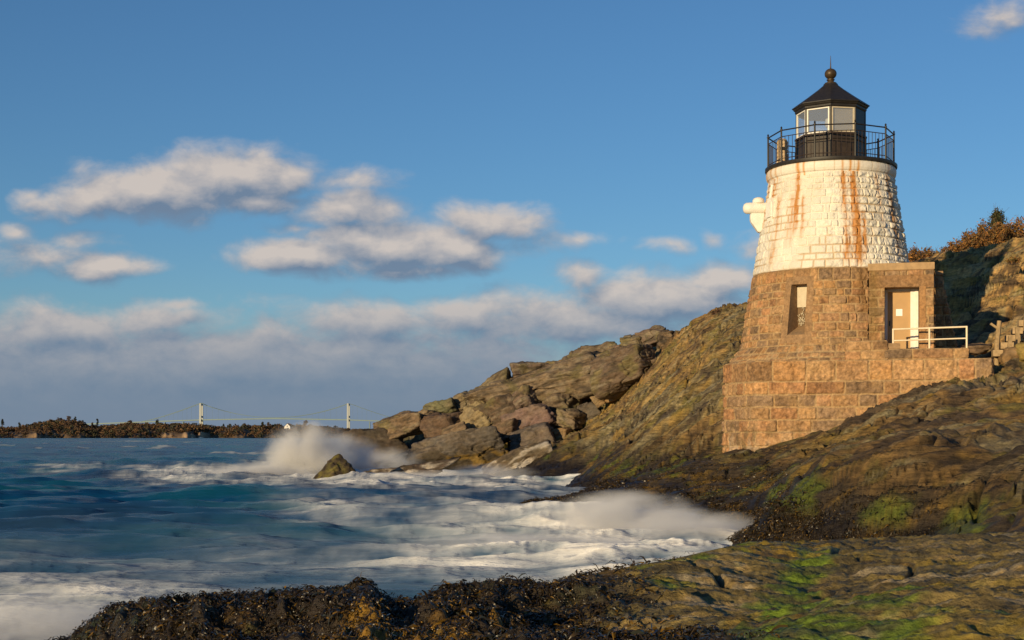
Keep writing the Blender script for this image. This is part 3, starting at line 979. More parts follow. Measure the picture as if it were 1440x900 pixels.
boulder(522, 632, 90, 100, 62, 'dark rock at the point, half hidden in spray', 141, 0, 0, .6, group='tide-washed rocks', tint=(.055, .045, .035), rough=.06)
boulder(575, 645, 84, 90, 22, 'low dark streaming rock left of the great low ledge', 142, 18, 0, .6, group='tide-washed rocks', tint=(.07, .05, .035), foamy=.5)
boulder(560, 668, 70, 116, 24, 'low flat rock awash in foam', 143, 6, 0, .6, group='tide-washed rocks', tint=(.06, .045, .035), foamy=.3)
boulder(730, 652, 76, 110, 36, 'sloping wet rock right of the great low ledge', 144, 20, 0, .6, group='tide-washed rocks', tint=(.10, .08, .055), foamy=.12)


def splash_rock():
    rs = np.random.RandomState(5)
    n, k = 60, 26
    th = np.linspace(0, 2 * np.pi, n, endpoint=False)
    hh = np.linspace(0, 1, k)
    T, H = np.meshgrid(th, hh)
    r = (1 - H) ** .8
    x = .98 * r * np.cos(T) * (1 + .12 * np.cos(3 * T + 1)) + .22 * H
    y = .9 * r * np.sin(T)
    z = H * 1.28 - .2
    nn = fbm(x * 1.5, y * 1.5, z * 1.5, 4, 70)
    x = x + .22 * nn + .05 * fbm(x * 6, y * 6, z * 3, 3, 72)
    z = z + .14 * nn + .05 * fbm(x * 5, y * 5, z * 5, 3, 73)
    P = np.stack([x, y, z], -1).reshape(-1, 3)
    c = np.tile(np.array([.07, .052, .026], np.float32), (len(P), 1))
    n2 = fbm(x * 5, y * 5, z * 1.2, 3, 71).ravel()
    c = mixc(c, (.14, .12, .03), sstep(.0, .4, n2))
    c = mixc(c, (.035, .025, .016), sstep(.0, .4, -n2))
    i = np.arange(k - 1)[:, None] * n + np.arange(n)[None]
    j = np.arange(k - 1)[:, None] * n + (np.arange(n)[None] + 1) % n
    f = np.stack([i, j, j + n, i + n], -1).reshape(-1, 4)
    o = link('sea_rock', npmesh('sea_rock', P, f, np.concatenate([c, np.full((len(P), 1), .5)], 1)), M_BOULD)
    o.scale = (1.15, 1.1, 1.12)
    o.location = W(468, 676, 66)
    o.location.z = 0
    tag(o, 'pointed dark rock standing alone in the surf', 'rock', 'tide-washed rocks')


splash_rock()


# ------------------------------------------------------------------ masonry
class Masonry:
    def __init__(self, seed, v0, v1, ulen, course, length, cvar=.2, lvar=.45):
        rs = np.random.RandomState(seed)
        vs = [v0]
        while vs[-1] < v1 - course * .6:
            vs.append(vs[-1] + course * rs.uniform(1 - cvar, 1 + cvar))
        vs[-1] = v1 if len(vs) > 1 else vs[-1]
        if vs[-1] < v1:
            vs.append(v1)
        self.vs = np.array(vs)
        self.us = []
        for k in range(len(vs) - 1):
            u = [-rs.uniform(0, length)]
            while u[-1] < ulen + .01:
                u.append(u[-1] + length * rs.uniform(1 - lvar, 1 + lvar))
            self.us.append(np.array(u))
        self.rnd = rs.rand(len(vs), 400, 5)

    def __call__(self, u, v):
        wob = .012 * perlin(u * 3, v * 3, 0, 80) + .006 * perlin(u * 9, v * 9, 0, 81)
        u = u + wob
        v = v + .010 * perlin(u * 2.5, v * 4, 3, 82)
        ci = np.clip(np.searchsorted(self.vs, v, 'right') - 1, 0, len(self.vs) - 2)
        dv = np.minimum(v - self.vs[ci], self.vs[ci + 1] - v)
        du = np.zeros_like(u)
        bi = np.zeros(u.shape, int)
        for k in range(len(self.us)):
            mk = ci == k
            if not mk.any():
                continue
            e = self.us[k]
            q = np.clip(np.searchsorted(e, u[mk], 'right') - 1, 0, len(e) - 2)
            du[mk] = np.minimum(u[mk] - e[q], e[q + 1] - u[mk])
            bi[mk] = q
        r = self.rnd[ci, np.minimum(bi, 399)]
        return np.minimum(np.maximum(du, -.01), np.maximum(dv, -.01)), r


BROWN = np.array([(.33, .19, .095), (.28, .17, .095), (.235, .155, .10), (.36, .225, .125), (.205, .14, .095), (.34, .20, .115), (.30, .165, .09)], np.float32)
MORTAR = np.array((.40, .275, .145), np.float32)


def brown_masonry(ms, u, v, P, rough=.035, seed=0, stain=None, jw=.022):
    dd, r = ms(u, v)
    j = sstep(jw * .5, jw * 1.7, dd)
    n1 = fbm(u * 4 + r[..., 0] * 30, v * 4, r[..., 1] * 9, 4, 83 + seed, .58)
    disp = j * (.012 + .03 * r[..., 2] + rough * n1 * 1.3) - .01 * (1 - j)
    c = BROWN[(r[..., 3] * 6.999).astype(int)] * np.array((1.12, 1.09, .98), np.float32) * (.78 + .44 * r[..., 4])[..., None]
    n2 = fbm(u * 1.3, v * 1.3, 2, 4, 86)
    n3 = fbm(u * 9, v * 9, 4, 3, 87)
    c = c * (1 + .22 * n2 + .45 * n3)[..., None]
    c = mixc(c, (.40, .25, .10), sstep(.1, .5, n2) * .25)
    mort = mixc(np.broadcast_to(MORTAR, c.shape).copy(), (.25, .17, .10), sstep(.0, .4, n1 + .4 * n2) * .8)
    c = c + (mort - c) * (1 - j)[..., None]
    return disp, c


AX, AY = 10.34, 48.0
A0 = -math.atan2(AX, AY)                 # bearing of the viewer seen from the tower axis


def tower_r(z):
    return np.interp(z, [3.9, 4.17, 4.84, 7.2, 10.25], [3.40, 3.40, 2.885, 2.48, 1.965])


def tower_shell(z0, z1, dz, hole=None):
    a = np.concatenate([np.linspace(-math.pi, -2.0, 24)[:-1], np.linspace(-2.0, 2.0, 640), np.linspace(2.0, math.pi, 24)[1:]])
    z = np.linspace(z0, z1, int((z1 - z0) / dz) + 1)
    A, Z = np.meshgrid(a, z)
    keep = None
    if hole:
        am, zm = .5 * (A[:-1, :-1] + A[1:, 1:]), .5 * (Z[:-1, :-1] + Z[1:, 1:])
        keep = ~((am > hole[0]) & (am < hole[1]) & (zm > hole[2]) & (zm < hole[3]))
    return A, Z, keep


L_BASE = Vector((AX, AY, 2.0))
lh = empty('lighthouse', L_BASE, 'stone lighthouse with white upper tower and black lantern on the rocks', 'lighthouse')

WIN = (R(-39.6), R(-28.2), 5.12, 6.70)
# brown granite stage
A, Z, keep = tower_shell(4.78, 7.2, .019, WIN)
rr = tower_r(Z)
U = (A + math.pi) * 2.7
ms = Masonry(11, 4.78, 7.2, 17.2, .27, .40, .22, .5)
dp, c = brown_masonry(ms, U, Z, None)
edge = np.minimum.reduce([np.abs(A - WIN[0]) * 2.7, np.abs(A - WIN[1]) * 2.7])
inwin = (A > WIN[0] - .08) & (A < WIN[1] + .08) & (Z > WIN[2] - .25) & (Z < WIN[3] + .25)
c = np.where(inwin[..., None], np.array((.29, .18, .095), np.float32) * (1 + .25 * fbm(U * 6, Z * 6, 1, 3, 88))[..., None], c)
dp = np.where(inwin, .02 + .008 * fbm(U * 6, Z * 6, 1, 3, 89), dp)
c = mixc(c, (.20, .125, .06), sstep(7.0, 7.2, Z + .1 * perlin(U * 2, Z, 0, 90)) * .5)
for (aa, ww) in ((R(9), .05), (R(28), .035)):
    c = mixc(c, (.13, .075, .03), np.exp(-((A - aa + .02 * perlin(Z * 3, A, 0, 91)) / ww) ** 2) * .6 * sstep(5.2, 6.6, Z))
rr = rr + dp
vv = np.stack([AX + rr * np.sin(A), AY - rr * np.cos(A), Z], -1).reshape(-1, 3)
cols = np.concatenate([np.clip(c, .01, .9), np.zeros(c.shape[:2] + (1,))], -1).reshape(-1, 4)
link('granite_stage', npmesh('granite_stage', vv, grid_faces(*A.shape, keep), cols), M_STONE, lh)

# sloping rubble skirt
A, Z, keep = tower_shell(4.0, 4.80, .02)
rr = np.interp(Z, [4.0, 4.22, 4.80], [3.40, 3.40, 2.90])
U = (A + math.pi) * 3.1
ms = Masonry(12, 4.0, 4.80, 20, .2, .3, .25, .55)
dp, c = brown_masonry(ms, U, Z, None, .05, 3, jw=.03)
rr = rr + dp
vv = np.stack([AX + rr * np.sin(A), AY - rr * np.cos(A), Z], -1).reshape(-1, 3)
cols = np.concatenate([np.clip(c, .01, .9), np.zeros(c.shape[:2] + (1,))], -1).reshape(-1, 4)
link('rubble_skirt', npmesh('rubble_skirt', vv, grid_faces(*A.shape), cols), M_STONE, lh)

# white stage
A, Z, keep = tower_shell(7.2, 10.27, .0175)
rr = tower_r(Z)
U = (A + math.pi) * 2.25
ms = Masonry(13, 7.2, 10.27, 14.2, .225, .34, .28, .5)
dd, r = ms(U, Z)
rough_side = .55 + .45 * sstep(R(-35), R(5), A)                 # flatter ashlar to the left, rubble to the right
j = sstep(.006, .035, dd)
n1 = fbm(U * 4.5 + r[..., 0] * 20, Z * 4.5, r[..., 1] * 9, 4, 92, .55)
tiltb = (r[..., 2] - .5) * .8
dp = (j * (.018 + .035 * r[..., 2] + .055 * n1) - .012 * (1 - j)) * rough_side
c = np.empty(A.shape + (3,), np.float32)
c[:] = (.74, .685, .585)
c = c * (.9 + .14 * r[..., 3])[..., None]
c = mixc(c, (.62, .55, .42), sstep(0, .5, fbm(U * 1.2, Z * .7, 3, 4, 93)) * .35)
c = mixc(c, (.42, .27, .12), (1 - j) * .7 * sstep(-.1, .35, fbm(U * .9, Z * .9, 5, 3, 94) + .12 * (A < A0)))
vst = fbm(U * 9, Z * .8, 1, 4, 95)
rust = np.zeros(A.shape)
for (sa, wd, zt, zb, k) in ((-74, .04, 10.3, 8.7, .6), (-60, .05, 10.3, 9.0, .75), (-49, .03, 9.6, 7.2, .45), (-29, .025, 10.3, 8.3, 1.0), (-34, .035, 9.6, 7.9, .35), (-23, .02, 9.5, 8.0, .35), (12, .03, 10.3, 7.2, .7), (20, .045, 10.3, 7.2, .8), (26, .02, 9.0, 7.2, .7), (45, .03, 10.2, 8.2, .35), (60, .05, 10.3, 7.6, .5)):
    wd = wd * 1.5
    aa = R(sa) + A0 + .03 * perlin(Z * 1.5, A * 0, 0, 96)
    rust = np.maximum(rust, k * np.exp(-((A - aa) / wd) ** 2) * sstep(zb - .2, zb + .5, Z) * sstep(zt + .1, zt - .05, Z))
rust = np.clip(rust * (.75 + 1.1 * vst + .5 * (1 - j)), 0, 1)
c = mixc(c, (.46, .19, .035), np.clip(rust * 1.25, 0, .95))
darks = np.exp(-((A - R(62) - A0) / .07) ** 2) * sstep(7.4, 8.5, Z) * np.clip(.6 + 1.5 * vst, 0, 1)
c = mixc(c, (.12, .08, .05), darks * .7)
rr = rr + dp
vv = np.stack([AX + rr * np.sin(A), AY - rr * np.cos(A), Z], -1).reshape(-1, 3)
cols = np.concatenate([np.clip(c, .01, .9), np.zeros(c.shape[:2] + (1,))], -1).reshape(-1, 4)
link('white_stage', npmesh('white_stage', vv, grid_faces(*A.shape), cols), M_WSTONE, lh)

# cornice ring under the gallery
prof = [(1.95, 10.16), (1.985, 10.17), (1.99, 10.25), (1.995, 10.268), (2.035, 10.30), (2.065, 10.38), (2.07, 10.47), (2.05, 10.55), (2.02, 10.59), (1.5, 10.595)]
a = np.linspace(-math.pi, math.pi, 520)
pr = np.array(prof)
tt = np.concatenate([[0], np.cumsum(np.hypot(np.diff(pr[:, 0]), np.diff(pr[:, 1])))])
ts = np.linspace(0, tt[-2], 44)
pr = np.stack([np.interp(ts, tt, pr[:, 0]), np.interp(ts, tt, pr[:, 1])], 1)
A, I = np.meshgrid(a, np.arange(len(pr)))
rr, Z = pr[I, 0], pr[I, 1]
rr = rr + .006 * fbm(A * 14, Z * 9, 0, 3, 97)
gap = np.abs(((A * 2.05) / .62 + .5 * (Z < 10.268)) % 1 - .5) * .62
rr = rr - .006 * sstep(.012, .004, gap)
c = np.empty(A.shape + (3,), np.float32)
c[:] = (.76, .70, .60)
c = mixc(c, (.5, .38, .24), sstep(.012, .004, gap) * .7)
vst = fbm(A * 26, Z * 1.5, 1, 4, 98)
rust = np.zeros(A.shape)
for (sa, wd, k) in ((-80, .12, .8), (-66, .05, .8), (-57, .03, .7), (-29, .035, 1.0), (-24, .02, .9), (10, .02, .5), (17, .03, .8), (24, .03, .9), (45, .02, .5), (60, .03, .6)):
    rust = np.maximum(rust, k * np.exp(-((A - R(sa) - A0) / wd) ** 2))
c = mixc(c, (.58, .26, .05), np.clip(rust * (.8 + 1.0 * vst) + .12 * sstep(.1, .5, vst), 0, 1) * .9)
vv = np.stack([AX + rr * np.sin(A), AY - rr * np.cos(A), Z], -1).reshape(-1, 3)
cols = np.concatenate([np.clip(c, .01, .9), np.zeros(c.shape[:2] + (1,))], -1).reshape(-1, 4)
link('cornice', npmesh('cornice', vv, grid_faces(*A.shape), cols), M_WSTONE, lh)

MB().lathe([(1.0, 10.59), (2.09, 10.59), (2.10, 10.61), (2.10, 10.69), (2.08, 10.705), (1.0, 10.71)], (AX, AY, 0), 96).build('gallery_deck', M_IRON, lh, True)


# slit window: reveal, shutter with pierced lower half
def polar(a, r, z):
    return Vector((AX + r * math.sin(a), AY - r * math.cos(a), z))


wa, wb, wz0, wz1 = WIN
rp = 2.16
mb = MB()
ro0, ro1 = float(tower_r(wz0)) + .012, float(tower_r(wz1)) + .012
ia, ib = wa + .012, wb - .012
mb.quad(polar(wa, ro0, wz0), polar(wa, ro1, wz1), polar(wa, rp, wz1), polar(wa, rp, wz0))
mb.quad(polar(wb, ro0, wz0), polar(wb, ro1, wz1), polar(wb, rp, wz1), polar(wb, rp, wz0))
mb.quad(polar(wa, ro1, wz1), polar(wb, ro1, wz1), polar(wb, rp, wz1), polar(wa, rp, wz1))
mb.quad(polar(wa, ro0, wz0), polar(wb, ro0, wz0), polar(wb, rp, wz0 + .30), polar(wa, rp, wz0 + .30))
M_REV = mat_plain('granite_reveal', (.30, .19, .10), .9, 0, .25, 9, .5)
wn_ = mb.build('window', M_REV, lh)
mid = .5 * (wa + wb)
tdir = Vector((math.cos(mid), math.sin(mid), 0))
ndir = Vector((math.sin(mid), -math.cos(mid), 0))
rotw = Matrix((tdir, ndir, Vector((0, 0, 1)))).transposed()
pc = polar(mid, rp + .03, 0)
hw = .5 * (wb - wa) * rp
MB().box(pc + Vector((0, 0, 6.36)), (hw * 2, .05, .68), rotw).build('shutter', M_CREAM, wn_)
mb = MB()
mb.box(pc + Vector((0, 0, 5.70)) - ndir * .03, (hw * 2, .02, .66), rotw)
mb.build('window_backing', mat_plain('brown_board', (.16, .10, .05), .8), wn_)
mb = MB()
rl = random.Random(4)
for k in range(22):                     # scrolled ironwork, painted cream
    x0_, z0_ = rl.uniform(-.8, .8) * hw, rl.uniform(5.42, 6.0)
    r_, a0_ = rl.uniform(.035, .07), rl.uniform(0, 6)
    mb.tube([pc + ndir * (.004 + .0012 * k) + tdir * max(-hw, min(hw, x0_ + r_ * (1 - q / 9) * math.cos(a0_ + q * .7))) + Vector((0, 0, z0_ + r_ * 1.3 * (1 - q / 9) * math.sin(a0_ + q * .7))) for q in range(8)], .011, 5)
mb.build('lattice', M_CREAM, wn_)

# ---- stepped granite platform under the tower
TH = R(14)
D = Vector((math.cos(TH), -math.sin(TH), 0))
N = Vector((-math.sin(TH), -math.cos(TH), 0))
AXV = Vector((AX, AY, 0))


def pt(t, n, z=0):
    return AXV + D * t + N * n + Vector((0, 0, z))


def t_at(px, n):
    k = (px - 720) / F
    q = AXV + N * n
    return (k * q.y - q.x) / (D.x - k * D.y)


def wall_strip(name, poly, z0, z1, ms, seed, rough=.035, batter=0.0, topin=0, mat=None, jw=.022, du=.022, zmod=None):
    """stone wall along a polyline (list of xy Vectors); outward is to the right of travel"""
    pts = [Vector((p[0], p[1])) for p in poly]
    seg = [(pts[i + 1] - pts[i]).length for i in range(len(pts) - 1)]
    cum = np.concatenate([[0], np.cumsum(seg)])
    us = np.unique(np.concatenate([np.linspace(0, cum[-1], int(cum[-1] / du) + 1), cum]))
    xs = np.interp(us, cum, [p.x for p in pts])
    ys = np.interp(us, cum, [p.y for p in pts])
    e = .05
    tx = np.interp(us + e, cum, [p.x for p in pts]) - np.interp(us - e, cum, [p.x for p in pts])
    ty = np.interp(us + e, cum, [p.y for p in pts]) - np.interp(us - e, cum, [p.y for p in pts])
    ln = np.hypot(tx, ty)
    nx, ny = ty / ln, -tx / ln
    zs = np.linspace(z0, z1, int((z1 - z0) / du) + 2)
    U, Z = np.meshgrid(us, zs)
    dp, c = brown_masonry(ms, U, Z, None, rough, seed, jw=jw)
    dp = dp + batter * (z1 - Z)
    if zmod is not None:
        c = zmod(U, Z, c)
    X = xs[None] + nx[None] * dp
    Y = ys[None] + ny[None] * dp
    V = np.stack([X, Y, Z], -1)
    top = V[-1].copy()
    rowsV = [V.reshape(-1, 3)]
    if topin:
        t1 = top.copy()
        t1[:, 0] -= nx * topin
        t1[:, 1] -= ny * topin
        rowsV.append(t1)
        c = np.concatenate([c, c[-1:] * 1.0], 0)
    V = np.concatenate(rowsV, 0)
    nrow = len(zs) + (1 if topin else 0)
    cols = np.concatenate([np.clip(c, .01, .9), np.zeros(c.shape[:2] + (1,))], -1).reshape(-1, 4)
    return link(name, npmesh(name, V, grid_faces(nrow, len(us)), cols, True), mat or M_STONE, lh)


NF = 3.50
tA, tD = t_at(1063, NF), t_at(1395, NF)
Apt, Dpt = pt(tA, NF), pt(tD, NF)
Bpt = Apt + Vector((-.66, 1.95, 0))
Cpt = Bpt + Vector((.5, 2.6, 0))
Ept = pt(tD, NF - 5)
PTOP = 4.29


def weather_base(U, Z, c):
    n = fbm(U * 2.5, Z * 1.2, 0, 4, 101)
    low = sstep(2.6, 1.5, Z + .5 * n)
    c = mixc(c, (.46, .36, .25), low * sstep(.0, .35, n) * .8)      # lime run-off near the foot
    return mixc(c, (.13, .10, .05), low * sstep(.1, .4, -n) * .6)


ms = Masonry(21, .9, PTOP, 30, .42, .82, .12, .45)
wall_strip('platform_wall', [Cpt, Bpt, Apt, Dpt, Ept], .9, PTOP, ms, 4, .05, .02, 1.2, zmod=weather_base, jw=.026)
mb = MB()
mb.prism([(p.x, p.y) for p in (Apt + Vector((.1, .12, 0)), pt(tD - .08, NF - .08), pt(tD - .08, NF - 4.9), Cpt + Vector((.15, 0, 0)), Bpt + Vector((.15, .05, 0)))], 1.0, PTOP - .03)
mb.build('platform_core', M_REV, lh)
# landing course in front of the door and the plinth block left of it
NL = NF - .03
tl0, tl1, tl2 = t_at(1190, NL), t_at(1246, NL), t_at(1361, NL)
LTOP = 4.60
ms = Masonry(22, PTOP, LTOP, 12, .31, 1.3, .0, .3)
wall_strip('landing_wall', [pt(tl1, 1.0), pt(tl1, NL), pt(tl2, NL), pt(tl2, 1.0)], PTOP - .02, LTOP, ms, 5, .03, 0, 1.2)
MB().box(pt(.5 * (tl1 + tl2), NL - 1.1, LTOP - .16), (tl2 - tl1 - .1, 2.1, .24), Matrix((D, -N, Vector((0, 0, 1)))).transposed()).build('landing_slab', M_REV, lh)
ms = Masonry(23, PTOP - .02, 4.86, 6, .29, .75, .02, .3)
wall_strip('stair_plinth', [pt(tl0, 1.8), pt(tl0, NL + .02), pt(tl1 + .02, NL + .02), pt(tl1 + .02, 1.8)], PTOP - .02, 4.86, ms, 6, .03, 0, 1.0)
BR = Matrix((D, -N, Vector((0, 0, 1)))).transposed()
# small upstand block by the door sill
MB().box(pt(t_at(1256, NL - .15), NL - .16, LTOP + .085), (.40, .3, .17), BR, .015).build('sill_block', M_REV, lh)

# ---- entrance block
NB_ = 2.86
tb0, tb1 = t_at(1222, NB_), t_at(1313, NB_)
BTOP = 7.02
td0, td1 = t_at(1244, NB_), t_at(1292.5, NB_)
DZ1 = 6.50
ms = Masonry(24, 4.3, BTOP, 8, .25, .36, .2, .45)


def block_face():
    us = np.linspace(0, tb1 - tb0, 96)
    zs = np.linspace(4.3, BTOP, 126)
    U, Z = np.meshgrid(us, zs)
    dp, c = brown_masonry(ms, U, Z, None, .035, 7)
    lint = (Z > DZ1 - .01) & (Z < DZ1 + .36) | (Z > BTOP - .03)
    c = np.where(lint[..., None], np.array((.27, .155, .075), np.float32) * (1 + .35 * fbm(U * 7, Z * 7, 0, 4, 102))[..., None], c)
    dp = np.where(lint, .03 + .02 * fbm(U * 6, Z * 6, 0, 4, 103), dp)
    jam = (U > td1 - tb0) & (U < td1 - tb0 + .2) & (Z < DZ1)
    c = np.where(jam[..., None], np.array((.36, .20, .09), np.float32) * (1 + .2 * fbm(U * 7, Z * 7, 0, 4, 104))[..., None], c)
    dp = np.where(jam, .02, dp)
    c = mixc(c, (.17, .11, .03), np.exp(-((U - .12) / .2) ** 2) * .5)       # darker toward the corner by the tower
    base = pt(tb0, NB_)
    V = np.stack([base.x + D.x * U + N.x * dp, base.y + D.y * U + N.y * dp, Z], -1)
    um, zm = .5 * (U[:-1, :-1] + U[1:, 1:]), .5 * (Z[:-1, :-1] + Z[1:, 1:])
    keep = ~((um > td0 - tb0) & (um < td1 - tb0) & (zm < DZ1))
    cols = np.concatenate([np.clip(c, .01, .9), np.zeros(c.shape[:2] + (1,))], -1).reshape(-1, 4)
    return link('entrance_block', npmesh('entrance_block', V.reshape(-1, 3), grid_faces(*U.shape, keep), cols), M_STONE, lh)


eb = block_face()
ms2 = Masonry(25, 4.3, BTOP, 6, .28, .4, .2, .45)
q0, q1 = pt(tb1, NB_), pt(tb1, -.6)
wall_strip('entrance_side_wall', [q0, q1], 4.3, BTOP, ms2, 8, .03)
wall_strip('entrance_side_wall', [pt(tb0, 1.2), pt(tb0, NB_)], 4.3, BTOP, ms2, 9, .03)
mb = MB()
tcm = .5 * (tb0 + tb1)
mb.box(pt(tcm, .5 * (NB_ + .05 - .6), BTOP + .10), (tb1 - tb0 + .06, NB_ + .05 + .6, .22), BR, .02)
mb.build('coping', mat_plain('coping_stone', (.40, .26, .13), .85, 0, .2, 6, .3), lh)
# door recess
RD = .62
mb = MB()
for tt_ in (td0, td1):
    mb.quad(pt(tt_, NB_ + .02, LTOP - .2), pt(tt_, NB_ + .02, DZ1), pt(tt_, NB_ - RD, DZ1), pt(tt_, NB_ - RD, LTOP - .2))
mb.quad(pt(td0, NB_ + .02, DZ1), pt(td1, NB_ + .02, DZ1), pt(td1, NB_ - RD, DZ1), pt(td0, NB_ - RD, DZ1))
mb.build('door_reveal', M_REV, lh)
dr = MB().box(pt(.5 * (td0 + td1) - .09, NB_ - RD - .02, .5 * (LTOP + DZ1)), (td1 - td0 - .30, .05, DZ1 - LTOP - .12), BR, .004).build('door', M_DOOR, lh)
mb = MB()
wj = .24
mb.box(pt(td1 - wj / 2 - .003, NB_ - RD + .03, .5 * (LTOP + DZ1) - .02), (wj, .12, DZ1 - LTOP + .02), BR, .006)
mb.box(pt(td1 - .055, NB_ - RD + .10, .5 * (LTOP + DZ1) - .02), (.09, .05, DZ1 - LTOP + .02), BR, .006)
mb.box(pt(td0 + .045, NB_ - RD + .03, .5 * (LTOP + DZ1) - .02), (.085, .12, DZ1 - LTOP + .02), BR, .006)
mb.box(pt(.5 * (td0 + td1) - .08, NB_ - RD + .025, DZ1 - .045), (td1 - td0 - .34, .11, .085), BR, .006)
mb.build('door_frame', M_WHITE, dr)
MB().box(pt(.5 * (td0 + td1) - .07, NB_ - RD + .008, 5.78), (.19, .006, .21), BR).build('notice', M_PAPER, dr)
MB().box(pt(td0 + .15, NB_ - RD + .012, 5.45), (.035, .03, .16), BR, .005).build('handle', M_IRON, dr)

# battered wall right of the entrance block
nw = .9
p0, p1 = t_at(1311, nw), t_at(1343, nw)
ms = Masonry(26, 4.2, BTOP, 6, .3, .5, .2, .4)


def batter_wall():
    ztop = BTOP + .02
    zs = np.linspace(4.2, ztop, 120)
    fr_ = np.linspace(0, 1, 60)
    tr_top, tr_bot = t_at(1323, nw), t_at(1345, nw)
    Fq, Z = np.meshgrid(fr_, zs)
    right_t = np.interp(Z, [4.2, ztop], [tr_bot + .12, tr_top])
    U = (p0 - .25) + Fq * (right_t - p0 + .25)
    dp, c = brown_masonry(ms, U - p0 + 1, Z, None, .045, 10)
    # front, then a return along the sloping edge
    dep = np.linspace(0, 1.6, 40)
    V1 = np.stack([AX + D.x * U + N.x * (nw + dp), AY + D.y * U + N.y * (nw + dp), Z], -1)
    Dq, Z2 = np.meshgrid(dep, zs)
    R2 = np.interp(Z2, [4.2, ztop], [tr_bot + .12, tr_top])
    dp2, c2 = brown_masonry(ms, Dq + 3, Z2, None, .045, 10)
    dp2 = dp2 * sstep(0, .1, Dq)
    V2 = np.stack([AX + D.x * (R2 + dp2) + N.x * (nw + dp[:, -1:] * (1 - Dq / 1.6) - Dq), AY + D.y * (R2 + dp2) + N.y * (nw + dp[:, -1:] * (1 - Dq / 1.6) - Dq), Z2], -1)
    V = np.concatenate([V1, V2[:, 1:]], 1)
    cc = np.concatenate([c, c2[:, 1:]], 1)
    cols = np.concatenate([np.clip(cc, .01, .9), np.zeros(cc.shape[:2] + (1,))], -1).reshape(-1, 4)
    link('buttress', npmesh('buttress', V.reshape(-1, 3), grid_faces(V.shape[0], V.shape[1]), cols), M_STONE, lh)
    MB().box(pt(.5 * (p0 + tr_top) - .03, nw - .75, ztop + .06), (tr_top - p0 + .2, 1.62, .12), BR, .015).build('buttress_cap', M_REV, lh)


batter_wall()

# corbelled bracket on the seaward side of the white stage
ca = R(-80) + A0
cr = 2.13
rad = Vector((math.sin(ca), -math.cos(ca), 0))
tang = Vector((math.cos(ca), math.sin(ca), 0))
cz = 9.40
CM = Matrix((rad, tang, Vector((0, 0, 1)))).transposed()


def rough_block(mb_, c_, s_, rot, seed, amp=.02):
    b2 = bmesh.new()
    bmesh.ops.create_cube(b2, size=1)
    bmesh.ops.bevel(b2, geom=b2.edges[:], offset=.18, segments=2, affect='EDGES')
    bmesh.ops.subdivide_edges(b2, edges=b2.edges[:], cuts=2, use_grid_fill=True)
    for v_ in b2.verts:
        q = Vector((v_.co.x * s_[0], v_.co.y * s_[1], v_.co.z * s_[2]))
        nn = float(perlin(q.x * 5 + seed, q.y * 5, q.z * 5, 3)) * amp * 2
        q = q + q.normalized() * nn
        v_.co = Vector(c_) + rot @ q
    me_ = bpy.data.meshes.new('t')
    b2.to_mesh(me_)
    b2.free()
    mb_.bm.from_mesh(me_)
    bpy.data.meshes.remove(me_)


cb = polar(ca, cr, cz)
mb = MB()
mb.tube([cb + rad * q for q in (-.3, .1, .45, .60, .67, .70)], [.18, .185, .19, .18, .13, .05], 20)
bk = mb.build('corbel', M_WHITE, lh, True)
mb = MB()
mb.lathe([(.10, .12), (.19, .17), (.195, .25), (.15, .32), (.06, .355)], cb + rad * .20, 20)
mb.build('corbel_knob', M_WHITE, bk, True)
mb = MB()
prof = [(.42, -.18), (.42, -.42), (.30, -.60), (.16, -.80), (.02, -.78), (-.05, -.18)]
for sg in (-1, 1):
    pass
vs1 = [mb.bm.verts.new(cb + rad * (x_ + .05) + tang * .15 + Vector((0, 0, z_))) for x_, z_ in prof]
vs2 = [mb.bm.verts.new(cb + rad * (x_ + .05) - tang * .15 + Vector((0, 0, z_))) for x_, z_ in prof]
mb.bm.faces.new(vs1)
mb.bm.faces.new(vs2[::-1])
for k in range(len(prof)):
    mb.bm.faces.new((vs1[k], vs1[(k + 1) % 6], vs2[(k + 1) % 6], vs2[k]))
bmesh.ops.bevel(mb.bm, geom=mb.bm.edges[:], offset=.025, segments=2, affect='EDGES')
mb.build('corbel_bracket', M_WHITE, bk, True)
sa_ = R(-60) + A0
mb = MB()
rough_block(mb, polar(sa_, 2.14, 9.23), (.26, .42, .74), Matrix((Vector((math.sin(sa_), -math.cos(sa_), 0)), Vector((math.cos(sa_), math.sin(sa_), 0)), Vector((0, 0, 1)))).transposed(), 9)
mb.build('corbel_slab', M_WHITE, bk, True)
mb = MB()
for k in range(10):
    z = 10.05 - k * .07
    mb.tube([polar(sa_ - .05, float(tower_r(z)) + .05, z), polar(sa_ - .05, float(tower_r(z - .07)) + .055, z - .07)], .055, 8)
mb.build('drain_pipe', M_WHITE, lh, True)

# gallery railing: decagon
RG = 2.0
va = [A0 + R(22 + 36 * k) for k in range(10)]
GZ = 10.70


def ring(r, z, th):
    m_ = MB()
    for k in range(10):
        p, q = polar(va[k], r, z), polar(va[(k + 1) % 10], r, z)
        m_.tube([p, q], th, 6)
    return m_


